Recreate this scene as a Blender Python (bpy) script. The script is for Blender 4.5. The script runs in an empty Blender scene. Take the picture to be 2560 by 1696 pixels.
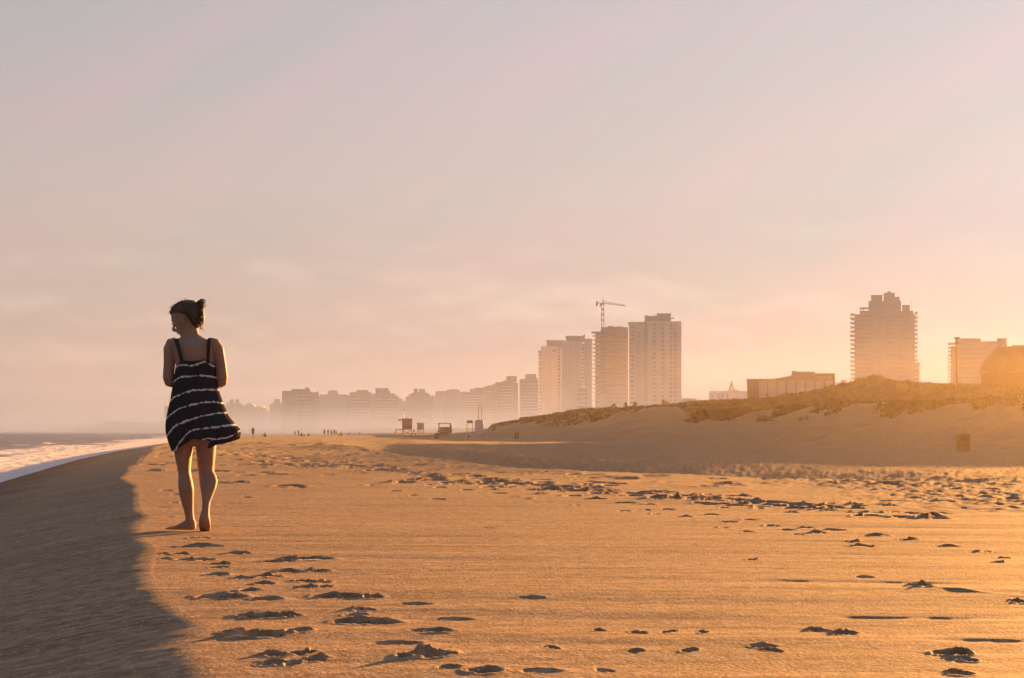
import bpy, bmesh, math, random
import numpy as np
from mathutils import Vector, Matrix

random.seed(7)
RNG = np.random.default_rng(7)
sc = bpy.context.scene
COL = sc.collection
R = math.radians

# ------------------------------------------------------------------ camera
FPX, CX, HY, CAMZ = 4300.0, 1280.0, 1078.0, 0.72
cam = bpy.data.cameras.new('camera')
cam.sensor_width = 36.0
cam.lens = 36.0 * FPX / 2560.0
cam.shift_y = (HY - 848.0) / 2560.0
cam.clip_start = 0.05
cam.clip_end = 20000
co = bpy.data.objects.new('camera', cam)
co.location = (0, 0, CAMZ)
co.rotation_euler = (R(90), 0, 0)
COL.objects.link(co)
sc.camera = co

def P(px, py, Y):
    return Vector(((px - CX) / FPX * Y, Y, CAMZ + (HY - py) / FPX * Y))
def PX(px, Y): return (px - CX) / FPX * Y
def PZ(py, Y): return CAMZ + (HY - py) / FPX * Y

# ------------------------------------------------------------------ light numbers
SUN_AZ, SUN_EL = 28.0, 4.6          # azimuth from +Y towards +X
EXPO = 3.1
SUN_COL = (1.0, 0.45, 0.108)
sdir = Vector((math.sin(R(SUN_AZ)) * math.cos(R(SUN_EL)), math.cos(R(SUN_AZ)) * math.cos(R(SUN_EL)), math.sin(R(SUN_EL))))

# ------------------------------------------------------------------ noise
def _hash(ix, iy, seed):
    n = (ix.astype(np.int64) * 374761393 + iy.astype(np.int64) * 668265263 + seed * 1442695041) & 0xFFFFFFFF
    n = ((n ^ (n >> 13)) * 1274126177) & 0xFFFFFFFF
    n = n ^ (n >> 16)
    return (n & 0xFFFF) / 65535.0
def vnoise(x, y, seed=0):
    x = np.asarray(x, float); y = np.asarray(y, float)
    ix = np.floor(x); iy = np.floor(y)
    fx = x - ix; fy = y - iy
    fx = fx * fx * (3 - 2 * fx); fy = fy * fy * (3 - 2 * fy)
    a = _hash(ix, iy, seed); b = _hash(ix + 1, iy, seed)
    c = _hash(ix, iy + 1, seed); d = _hash(ix + 1, iy + 1, seed)
    return (a * (1 - fx) + b * fx) * (1 - fy) + (c * (1 - fx) + d * fx) * fy
def fbm(x, y, seed=0, oct=4, gain=0.5):
    s = 0.0; a = 1.0; t = 0.0
    for k in range(oct):
        s = s + a * (vnoise(x * 2 ** k + 13.7 * k, y * 2 ** k - 7.1 * k, seed + k) - 0.5)
        t += a; a *= gain
    return s / t * 2
def sst(a, b, x):
    t = np.clip((np.asarray(x, float) - a) / (b - a), 0, 1)
    return t * t * (3 - 2 * t)

# ------------------------------------------------------------------ terrain height
_cY = [-80, 0, 5, 6.05, 7.1, 8.35, 9.77, 11.8, 14.5, 17.6, 20.8, 26.5, 34.4, 49, 79, 110, 180, 271, 362, 526, 600, 700, 820, 1000, 1300, 1600, 2000, 2600, 3200, 4500, 5600]
_cX = [17, 0.3, -.94, -1.18, -1.47, -1.80, -2.12, -2.62, -3.12, -3.85, -4.62, -6.1, -7.8, -10.6, -16.3, -22.0, -33.5, -49, -61, -79, -80, -66, -52, -62, -140, -262, -425, -640, -850, -1250, -1600]
_zY = [-80, 60, 110, 180, 280, 400, 600, 6000]
_zZ = [0, 0, -.05, -.18, -.34, -.44, -.5, -.5]
SEA_Z = -.59
_lX = [-40, -14, -7, -3.3, .15, 3.9, 6.5, 10]
_lY = [320, 120, 78, 50, 32, 25, 22.5, 20]
# front dune crest heights by Y
_dY = [-60, 40, 80, 95, 109.8, 119, 128.4, 139.7, 155.7, 181.6, 190, 201, 212, 231, 244, 259, 273, 290, 310, 400]
_dZ = [1.5, 1.9, 2.4, 2.7, 2.86, 2.93, 2.9, 2.86, 2.75, 2.75, 3.3, 3.5, 3.3, 3.5, 3.3, 2.95, 2.3, 1.0, 0.0, -.6]
# back ridge at Y=230 by photo x
_rx = [1100, 1200, 1212, 1231, 1290, 1330, 1420, 1480, 1560, 1620, 1700, 1740, 1809, 1868, 1913, 1955, 2010, 2052, 2086, 2121, 2187, 2230, 2330, 2374, 2420, 2560, 2640]
_ry = [1090, 1068, 1052, 1046, 1039, 1037, 1030, 1028, 1026, 1024, 1014, 1010, 1009, 1008, 1005, 996, 988, 982, 973, 964, 955, 966, 969, 967, 968, 972, 972]
_rX = [PX(a, 230) for a in _rx]
_rZ = [PZ(b, 230) for b in _ry]

_tm = [(498,1740),(494,1694),(486,1655),(460,1639),(450,1617),(486,1592),(494,1567),(448,1546),(397,1503),(362,1470),(355,1440),(359,1410),(374,1368),(346,1347),(340,1313),(372,1290),(346,1280),(338,1250),(343,1238),(334,1225),(341,1217),(322,1205),(303,1195),(312,1187),(324,1178),(322,1168),(345,1158),(350,1150),(357,1141),(372,1131),(384,1117)]
_tY = [CAMZ * FPX / (b - HY) for a, b in _tm]; _tX = [(a - CX) / FPX * y for (a, b), y in zip(_tm, _tY)]
_kY = [y for y in _cY if y < 4.4] + _tY + [y for y in _cY if y > 82]
_kX = [x for x, y in zip(_cX, _cY) if y < 4.4] + _tX + [x for x, y in zip(_cX, _cY) if y > 82]
def crest_x(Y):
    return np.interp(Y, _kY, _kX)

def hgt(X, Y, detail=True):
    X = np.asarray(X, float); Y = np.asarray(Y, float)
    cx = crest_x(Y)
    sc_ = np.clip(Y / 40.0, .35, 6)
    cx = cx + .05 * sc_ * fbm(Y / (.6 * sc_), Y * 0 + 3.3, 5, 3) + .05 + .022 * np.minimum(sc_, 1.5) * fbm(Y / .35, X / 1.2, 6, 3)
    zc = np.interp(Y, _zY, _zZ)
    d = X - cx
    # sea face
    w = np.where(Y < 900, 1.0, 4.0)
    rk = .10 + .05 * np.minimum(sc_, 2)
    nd_ = np.where(d < 0, np.sqrt(d * d + rk * rk) - rk, 0)
    face = zc - .155 * nd_ - .045 * nd_ * (1 - sst(.8, 3.0, nd_)) - .055 * sst(.8, 3.0, nd_)
    face = face + .018 * (1 - np.exp(-(nd_ / .22)))* 0
    face = np.maximum(face, -3.2 - .004 * np.minimum(-d, 300))
    # land
    land = zc + 0 * d
    # lip and swale
    L = np.interp(X, _lX, _lY)
    wob = 1.2 * fbm(X / 3.1, X * 0 + 1.0, 41, 3)
    q = Y - L - wob
    fade = (1 - sst(4.4, 8.5, X)) * sst(-13.5, -6.5, X)
    lipscale = np.clip(L / 40, .7, 4)
    near = np.exp(-np.maximum(-q, 0) / (3.0 * lipscale))
    land = land + .02 * near * fade * (Y < 400)
    ql = q / lipscale
    land = land + fade * (1 - sst(120, 300, Y)) * (-.36 * sst(0, 2.6, ql) + .36 * sst(4.5, 22, ql) - .10 * sst(26, 60, ql))
    land = land - .25 * sst(4.4, 8.5, X) * sst(28, 60, Y) * (1 - sst(120, 300, Y))
    # far city land
    land = land + sst(640, 900, Y) * 3.0 * sst(0, 60, d)
    # front dune
    xd = 53 - .185 * Y + 1.3 * fbm(Y / 17.0, Y * 0, 21, 3)
    zd = np.interp(Y, _dY, _dZ) + .25 * fbm(Y / 6.0, Y * 0 + 9, 22, 3)
    t = xd - X
    W = 17.0 + 3 * fbm(Y / 30.0, Y * 0 + 4, 23, 2)
    tt = np.clip(t / W, 0, 1)
    prof = (1 - tt) ** 1.75
    gully = fbm((X + .55 * Y) / 3.2, (Y - .2 * X) / 16.0, 24, 3) * .8 * np.clip(prof, 0, 1) * (1 - prof) * 2.2 + .10 * fbm((X + .9 * Y) / 1.1, (Y - .4 * X) / 7.0, 27, 3) * np.clip(prof * 4, 0, 1)
    scarp = .32 * (1 - sst(.02, .12, tt + .05 * fbm(Y / 2.5, X / 2.5, 26, 2))) 
    on = 1 - sst(296, 316, Y)
    inl = sst(0, 8, -t)
    top = zd - .25 * sst(1, 10, -t)
    h_d = np.where(t > 0, land + (zd - land) * prof + (gully + scarp - .32) * (t < W), top)
    dune = np.where((t < W), np.maximum(h_d, land), land)
    land = land + (dune - land) * on
    # back ridges, plus an unseen one added to shade the sand
    rz = np.interp(X, _rX, _rZ)
    xr_ = X - np.maximum(81, .335 * Y)
    off = (1 - sst(300, 335, Y)) * np.exp(-(xr_ / np.where(xr_ < 0, 5.5, 11.0)) ** 2) * (np.interp(Y, [132, 148, 158, 164, 180, 186, 200, 240, 275, 340], [0, 8.5, 11.2, 12.1, 13.3, 14.3, 14.7, 15.6, 17.2, 17.2]) + .25 * fbm(X / 9., Y / 12., 34, 3))  # added ridge out of view, its height set for the shadow it throws
    prox = np.where(Y < 230, np.exp(-((230 - Y) / 34.0) ** 2), 1 - .15 * sst(230, 330, Y)) * (1 - sst(420, 640, Y))
    back = np.maximum(np.maximum(rz, -5) * prox, off)
    und = .5 * fbm(X / 11.0, Y / 16.0, 31, 4)
    msk = sst(-2, 10, -t)
    land = np.where(t < 0, np.maximum(land, back + und * prox * msk), land)
    far_r = (Y > 300) * (Y < 640) * sst(-24, -12, X)
    land = np.maximum(land, back * far_r - 50 * (1 - (far_r > 0)))
    # dome hill seen against the sky near the right edge
    hx, hy_ = PX(2440, 168), 168
    land = land + 2.5 * np.exp(-(((X - hx) / 7.5) ** 2 + ((Y - hy_) / 9.0) ** 2)) * (X > 20)
    z = np.where(d > 0, land, face)
    # smoothing of the knee happens by grid; add detail
    if detail:
        nearw = 1 - sst(60, 200, Y)
        st = fbm(X / .9 + .05 * Y, Y / .16, 51, 3) * .0022 * (1 - sst(14, 40, Y))         # wind streaks
        st = st + fbm(X / 3.2, (Y + .12 * X) / .55, 52, 3) * .010 * (1 - sst(50, 120, Y))
        st = st + fbm(X / 7.0, (Y + .1 * X) / 2.6, 53, 3) * .020 * nearw
        st = st + fbm(X / 20., Y / 30., 58, 3) * .05 * sst(15, 60, Y) * (d > 0)
        rough = sst(3.0, 4.6, X + .5 * fbm(X, Y / 3., 59, 2)) * sst(13.0, 18.0, Y + 1.5 * fbm(X / 1.5, Y / 3., 60, 2)) * (1 - sst(50, 90, Y))
        lumps = np.abs(fbm(X / .22, Y / .32, 54, 3))
        st = st + rough * (.050 * lumps - .01)
        band = sst(-1, 3, q) * (1 - sst(60, 120, Y)) * (X > -14)
        st = st + band * (1 - rough) * .045 * np.abs(fbm(X / .3, Y / .5, 55, 3))
        tr = np.exp(-((q + 5 * lipscale) / (3.6 * lipscale)) ** 2) * sst(18, 26, Y) * (X < 9) * (d > .5)
        st = st + tr * .030 * np.maximum(fbm(X / .8, Y / 1.1, 56, 3) - .12, 0) * 2.5
        fr = sst(50, 80, Y) * (1 - sst(200, 330, Y)) * (d > 1) * (t > W * .6)
        st = st + fr * .10 * np.maximum(fbm(X / 1.8, Y / 4.0, 57, 3), 0)
        seaf = (d < 0) * (1 - sst(100, 260, Y))
        wd_ = sst(-1.3, 1.0, d)
        st = st * wd_ + (1 - wd_) * (seaf * (.007 * fbm((X + .2 * Y) / .9, (Y + 2.6 * X) / 5.0, 61, 3) + .0012 * fbm(X / .12, (Y + 2 * X) / .6, 62, 2)))
        z = z + st
    return z

# footprints and kicked up sand, as (photo x, photo y, width in photo px, strength)
FP = []
def addc(lst, ox, oy, s, k=1.0):
    for it in lst:
        x, y, w = it[:3]
        FP.append((ox + x / s, oy + y / s, w / s, (it[3] if len(it) > 3 else 1.0) * k))
addc([(470,108,130),(470,155,250),(255,200,60),(270,232,60),(360,203,100),(380,235,100),(500,238,120),(590,262,120),(590,285,90),(580,330,130),(700,200,150),(930,250,170,.8),(1110,235,300,1.3),(1170,305,150),(990,305,130),(870,340,170),(730,350,120),(1080,370,150),(1210,375,80),(850,390,120),(1090,415,140),(1210,412,90),(600,465,300,1.1),(880,480,180),(760,430,120,.8),(1290,465,280),(1500,468,120),(820,575,260),(1000,570,120),(1440,540,110,.8),(1400,568,150,.5),(1450,610,370,1.1),(1840,670,250,.8),(830,690,360,1.4),(680,675,160,.8),(1050,670,150),(930,815,140),(1060,805,120),(1160,840,130),(890,865,150),(1020,865,80,.6),(1720,820,170),(1870,815,280,1.3),(1980,590,230,.35),(1740,510,200,.35),(1650,740,300,.35),(2150,915,220,.9),(1950,890,150,.4)], 300, 1300, 2.367)
addc([(1885,695,110,1.6),(1410,897,90),(1530,915,120,1.2),(560,912,80,.4),(1140,975,120,.6),(1190,995,80,.6),(2020,1010,180,1.4),(2100,1040,80),(540,1000,80,.4),(1600,500,130,1.2),(1560,478,60),(1820,470,90,1.2),(2020,497,80),(2190,521,50),(1680,450,100),(1480,424,110),(1400,438,70,1.4),(1350,415,80,1.3),(1260,422,70),(1310,447,60),(1180,400,70),(980,385,90,1.3),(1080,375,100),(960,410,50),(1070,432,60),(900,350,80,1.4),(780,360,60,1.5),(700,323,80),(600,325,40),(640,345,60),(490,330,60),(270,304,50),(240,266,90,1.2),(370,280,90,1.2),(60,235,70),(100,255,60),(500,295,100),(600,300,80),(1120,310,50),(960,315,60),(1280,335,60),(1550,335,50,1.2),(2270,550,60),(2240,576,60),(1090,562,50),(1620,650,80,.5),(2340,762,60),(100,1100,200,.3),(400,1095,80,.3),(160,985,50,.4),(2070,1112,120,1.0),(700,905,60,.5),(860,908,50,.5),(370,900,60,.5),(790,997,70,.6)], 1300, 1100, 1.8786)
addc([(1450,870,80),(1530,908,150),(1610,945,100),(1600,1022,150),(1480,720,60,.8),(1480,575,50,.7),(2280,975,130),(2190,1022,100,.7),(2130,690,100),(2220,775,80),(1500,1065,120,.4),(1560,1150,140,.4)], 0, 980, 3.698)
addc([(70,515,140,1.2),(250,555,130),(395,590,70),(480,490,70,1.2),(590,530,110,1.2),(790,545,110,1.2),(580,620,130,1.2),(1020,575,120,1.2),(1080,530,130),(1260,550,150,1.4),(1340,580,110,1.3),(900,480,80,1.4),(1590,595,180,1.2),(1750,620,130,1.2),(1270,618,60),(130,345,100),(40,425,100),(330,455,80),(1160,602,90)], 900, 1040, 2.959)

def apply_marks(X, Y, Z):
    """X, Y, Z are (rows, cols); rows sorted by Y."""
    yrow = Y[:, 0]
    rng = np.random.default_rng(11)
    marks = []
    for (px, py, w, k) in FP:
        Yw = CAMZ * FPX / (py - HY)
        a = .5 * w / FPX * Yw
        marks.append(((px - CX) / FPX * Yw, Yw, a, k))
    # many smaller marks along the walked strip further out
    for i in range(430):
        Yw = 22 + 90 * rng.random() ** 1.3
        L = np.interp(0, _lX, _lY)
        xl = np.interp(Yw, _lY[::-1], _lX[::-1])
        if rng.random() < .45:
            Xw = xl - abs(rng.normal(0, 1.0)) * (1 + Yw / 14.) - .1
        else:
            Xw = xl - rng.random() * (xl - np.interp(Yw, _cY, _cX)) 
        if Xw < np.interp(Yw, _cY, _cX) + .3: continue
        marks.append((Xw, Yw, .07 + .14 * rng.random() + Yw * .0016, .5 + .9 * rng.random()))
    pth = [(430,1108),(560,1128),(700,1150),(850,1166),(1000,1184),(1160,1200),(1300,1213),(1500,1228),(1700,1243),(1900,1258),(2100,1270),(2350,1292)]
    for i in range(230):
        f = rng.random() ** .9 * (len(pth) - 1); k0 = int(f); k1 = min(k0 + 1, len(pth) - 1); g_ = f - k0
        py = pth[k0][1] * (1 - g_) + pth[k1][1] * g_ + rng.normal(0, 5.5) ; px = pth[k0][0] * (1 - g_) + pth[k1][0] * g_ + rng.normal(0, 30)
        Yw = CAMZ * FPX / (py - HY)
        marks.append(((px - CX) / FPX * Yw, Yw, (14 + 26 * rng.random()) / FPX * Yw, 1.0 + .8 * rng.random()))
    for i in range(4):
        Yw = 6 + 14 * rng.random(); Xw = -1.4 + rng.random() * (Yw * .3 + 1.4)
        marks.append((Xw, Yw, .03 + .05 * rng.random(), .25 + .25 * rng.random()))
    for (mx, my, a, k) in marks:
        b = max(.05, min(a * .62, .16)) * (1 + max(0, my - 12) * .02)
        H = .034 * k * min(1.35, .55 + a * 2.6) * (1 + max(0, my - 12) * .006)
        r0 = np.searchsorted(yrow, my - 4 * b); r1 = np.searchsorted(yrow, my + 4 * b)
        if r1 <= r0: continue
        xs = X[r0:r1]; ys = Y[r0:r1]
        ang = rng.normal(0, .35)
        sub = (np.abs(xs - mx) < 3 * a)
        if not sub.any(): continue
        dx = xs[sub] - mx; dy = ys[sub] - my
        u = dx * math.cos(ang) + dy * math.sin(ang); v = -dx * math.sin(ang) + dy * math.cos(ang)
        n1 = fbm(xs[sub] / (a * .55), ys[sub] / (b * 1.1), int(mx * 91 + my * 17) % 997, 3)
        r = np.sqrt((u / a) ** 2 + (v / b) ** 2) + .38 * n1
        pit = -(1 - sst(.35, 1.1, r))
        mound = np.exp(-(u / (a * .85)) ** 2 - ((v - b * 1.05) / (b * .55)) ** 2) * (1 + .8 * n1)
        rim = np.exp(-((r - 1.25) / .28) ** 2) * (.35 + .5 * n1)
        dz = H * (pit * 1.15 + mound * .42 + rim * .35)
        Z[r0:r1][sub] += dz
    # tyre-like drag lines at lower right
    for (ya, yb, xa, xb, dep) in [(1543, 1547, 2060, 2560, .012), (1453, 1462, 1850, 2480, .006), (1602, 1606, 2330, 2700, .010), (1470, 1500, 2300, 2620, -.008), (1420, 1424, 1860, 2030, -.006)]:
        Ya = CAMZ * FPX / (ya - HY); Yb = CAMZ * FPX / (yb - HY)
        X0 = PX(xa, Ya); X1 = PX(xb, Yb)
        f = np.clip((X - X0) / (X1 - X0), 0, 1)
        yl = Ya + (Yb - Ya) * f + .03 * fbm(X / .3, X * 0, 77, 2)
        on = sst(X0 - .05, X0 + .15, X) * (1 - sst(X1 - .3, X1 + .1, X)) * (np.abs(Y - yl) < .5)
        Z -= on * dep * np.exp(-((Y - yl) / .05) ** 2) * (.7 + .6 * fbm(X / .12, Y / .1, 78, 2))
    return Z

def ground(X, Y):
    return float(hgt(np.array([X]), np.array([Y]), False)[0])

def gpt(px, py, Ymin=8, Ymax=600):
    """first terrain point seen at a photo pixel"""
    Ys = np.geomspace(Ymin, Ymax, 3000)
    Xs = (px - CX) / FPX * Ys
    line = CAMZ + (HY - py) / FPX * Ys
    g = hgt(Xs, Ys, False)
    i = np.argmax(g >= line)
    if g[i] < line[i]: i = int(np.argmin(line - g))
    return Vector((Xs[i], Ys[i], g[i]))

# ------------------------------------------------------------------ object helpers
def tag(o, label=None, cat=None, group=None, kind=None):
    if label: o['label'] = label
    if cat: o['category'] = cat
    if group: o['group'] = group
    if kind: o['kind'] = kind
    return o
def link(name, me, mat=None, parent=None, smooth=False):
    o = bpy.data.objects.new(name, me)
    COL.objects.link(o)
    if mat: me.materials.append(mat)
    if smooth: me.polygons.foreach_set('use_smooth', [True] * len(me.polygons))
    if parent:
        o.parent = parent
    return o
def empty(name, loc=(0, 0, 0), rz=0):
    o = bpy.data.objects.new(name, None); COL.objects.link(o)
    o.location = loc; o.rotation_euler = (0, 0, rz); o.empty_display_size = .1
    return o
class MB:
    def __init__(s): s.v = []; s.f = []
    def box(s, x0, x1, y0, y1, z0, z1):
        b = len(s.v)
        s.v += [(x0,y0,z0),(x1,y0,z0),(x1,y1,z0),(x0,y1,z0),(x0,y0,z1),(x1,y0,z1),(x1,y1,z1),(x0,y1,z1)]
        s.f += [(b,b+3,b+2,b+1),(b+4,b+5,b+6,b+7),(b,b+1,b+5,b+4),(b+1,b+2,b+6,b+5),(b+2,b+3,b+7,b+6),(b+3,b,b+4,b+7)]
        return s
    def prism(s, pts, y0, y1):
        """pts = outline in (x, z), extruded along y"""
        b = len(s.v); n = len(pts)
        s.v += [(x, y0, z) for x, z in pts] + [(x, y1, z) for x, z in pts]
        s.f.append(tuple(range(b, b + n))); s.f.append(tuple(range(b + 2 * n - 1, b + n - 1, -1)))
        for i in range(n):
            j = (i + 1) % n
            s.f.append((b + j, b + i, b + n + i, b + n + j))
        return s
    def tube(s, pts, rad, n=8, caps=True, flat=1.0):
        pts = [Vector(p) for p in pts]
        if not hasattr(rad, '__len__'): rad = [rad] * len(pts)
        rings = []
        up = None
        for i, p in enumerate(pts):
            a = pts[max(0, i - 1)]; c = pts[min(len(pts) - 1, i + 1)]
            d = (c - a)
            d = d.normalized() if d.length > 1e-9 else Vector((0, 0, 1))
            if up is None:
                up = Vector((0, 1, 0)) if abs(d.y) < .8 else Vector((1, 0, 0))
            e1 = (up - d * up.dot(d)).normalized(); e2 = d.cross(e1); up = e1
            b = len(s.v)
            for k in range(n):
                an = 2 * math.pi * k / n
                s.v.append(tuple(p + e1 * (math.cos(an) * rad[i] * flat) + e2 * (math.sin(an) * rad[i])))
            rings.append(b)
        for i in range(len(rings) - 1):
            a, b = rings[i], rings[i + 1]
            for k in range(n):
                s.f.append((a + k, a + (k + 1) % n, b + (k + 1) % n, b + k))
        if caps:
            s.f.append(tuple(rings[0] + k for k in reversed(range(n))))
            s.f.append(tuple(rings[-1] + k for k in range(n)))
        return s
    def loft(s, rings):
        """rings: list of equal-length vertex loops"""
        idx = []
        for r in rings:
            idx.append(len(s.v)); s.v += [tuple(p) for p in r]
        n = len(rings[0])
        for a, b in zip(idx, idx[1:]):
            for k in range(n):
                s.f.append((a + k, a + (k + 1) % n, b + (k + 1) % n, b + k))
        s.f.append(tuple(idx[0] + k for k in reversed(range(n))))
        s.f.append(tuple(idx[-1] + k for k in range(n)))
        return s
    def ball(s, c, r, n=10, sq=(1, 1, 1)):
        c = Vector(c); rings = []
        for i in range(1, n):
            th = math.pi * i / n
            rings.append([c + Vector((math.sin(th) * math.cos(2*math.pi*k/(n+2)) * r * sq[0], math.sin(th) * math.sin(2*math.pi*k/(n+2)) * r * sq[1], -math.cos(th) * r * sq[2])) for k in range(n + 2)])
        return s.loft(rings)
    def mesh(s, name):
        me = bpy.data.meshes.new(name); me.from_pydata(s.v, [], s.f); me.update()
        return me
    def build(s, name, mat=None, parent=None, smooth=False, fix=False):
        me = s.mesh(name)
        if fix:
            bm = bmesh.new(); bm.from_mesh(me); bmesh.ops.recalc_face_normals(bm, faces=bm.faces); bm.to_mesh(me); bm.free()
        return link(name, me, mat, parent, smooth)
def copy_tree(o, parent=None):
    c = o.copy(); COL.objects.link(c); c.parent = parent
    for ch in list(o.children): copy_tree(ch, c)
    return c

# ------------------------------------------------------------------ materials
def nmat(name, base=(.5,.5,.5), rough=.8, spec=.3, metal=0.0):
    m = bpy.data.materials.new(name); m.use_nodes = True
    b = m.node_tree.nodes['Principled BSDF']
    b.inputs['Base Color'].default_value = (*base, 1)
    b.inputs['Roughness'].default_value = rough
    b.inputs['Specular IOR Level'].default_value = spec
    b.inputs['Metallic'].default_value = metal
    return m, m.node_tree, b
def noise_mat(name, c1, c2, scale=1.0, rough=.85, spec=.2, bump=0.0, bscale=None, detail=5, stretch=None):
    m, nt, b = nmat(name, c1, rough, spec)
    N = nt.nodes; L = nt.links
    tc = N.new('ShaderNodeTexCoord'); src = tc.outputs['Object']
    if stretch:
        mp = N.new('ShaderNodeMapping'); mp.inputs['Scale'].default_value = stretch
        L.new(src, mp.inputs['Vector']); src = mp.outputs['Vector']
    no = N.new('ShaderNodeTexNoise'); no.inputs['Scale'].default_value = scale; no.inputs['Detail'].default_value = detail
    L.new(src, no.inputs['Vector'])
    cr = N.new('ShaderNodeValToRGB'); cr.color_ramp.elements[0].position = .32; cr.color_ramp.elements[1].position = .68
    cr.color_ramp.elements[0].color = (*c1, 1); cr.color_ramp.elements[1].color = (*c2, 1)
    L.new(no.outputs['Fac'], cr.inputs['Fac']); L.new(cr.outputs['Color'], b.inputs['Base Color'])
    if bump:
        n2 = N.new('ShaderNodeTexNoise'); n2.inputs['Scale'].default_value = bscale or scale * 4; n2.inputs['Detail'].default_value = 4
        L.new(src, n2.inputs['Vector'])
        bp = N.new('ShaderNodeBump'); bp.inputs['Strength'].default_value = 1; bp.inputs['Distance'].default_value = bump
        L.new(n2.outputs['Fac'], bp.inputs['Height']); L.new(bp.outputs['Normal'], b.inputs['Normal'])
    return m
M = {}
M['concrete'] = noise_mat('concrete_wall', (.10,.08,.068), (.15,.12,.10), .15)
M['brown'] = noise_mat('raw_concrete', (.12,.08,.05), (.17,.115,.075), .12)
M['white'] = noise_mat('pale_render', (.50,.44,.40), (.60,.54,.50), .1)
M['glass'] = nmat('dark_glazing', (.085,.07,.06), .8, .2)[0]
M['slab'] = noise_mat('slab_edge', (.42,.37,.33), (.52,.47,.42), .2)
M['roofing'] = noise_mat('roofing', (.18,.14,.12), (.26,.2,.17), .3)
M['steel'] = noise_mat('painted_steel', (.15,.13,.12), (.22,.19,.17), 2, .5, .5)
M['wood'] = noise_mat('weathered_wood', (.16,.10,.07), (.26,.17,.11), 1.5, .8, .2, stretch=(1, 1, 6))
M['woodpale'] = noise_mat('pale_wood', (.30,.22,.15), (.38,.29,.20), 1.5, .8)
M['hut'] = noise_mat('white_hut_paint', (.62,.58,.56), (.70,.66,.64), 1.2, .6)
M['bin'] = noise_mat('bin_plastic', (.07,.05,.045), (.12,.08,.07), 3, .6, .3)
M['binwood'] = noise_mat('bin_wood', (.15,.10,.06), (.22,.15,.09), 2, .8)
M['leaf'] = noise_mat('shrub_leaf', (.045,.05,.02), (.10,.095,.035), 1.3, .7, .3)
M['stem'] = noise_mat('stem_bark', (.09,.06,.04), (.14,.1,.07), 6, .9)
M['grassm'] = noise_mat('dry_grass', (.07,.055,.028), (.17,.125,.06), .25, .8, .2)
M['scrub'] = noise_mat('dark_scrub', (.030,.024,.016), (.075,.055,.030), .4, .85, .2)
M['warmglass'] = nmat('warm_dark_opening', (.10,.065,.04), .9, .05)[0]
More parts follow.
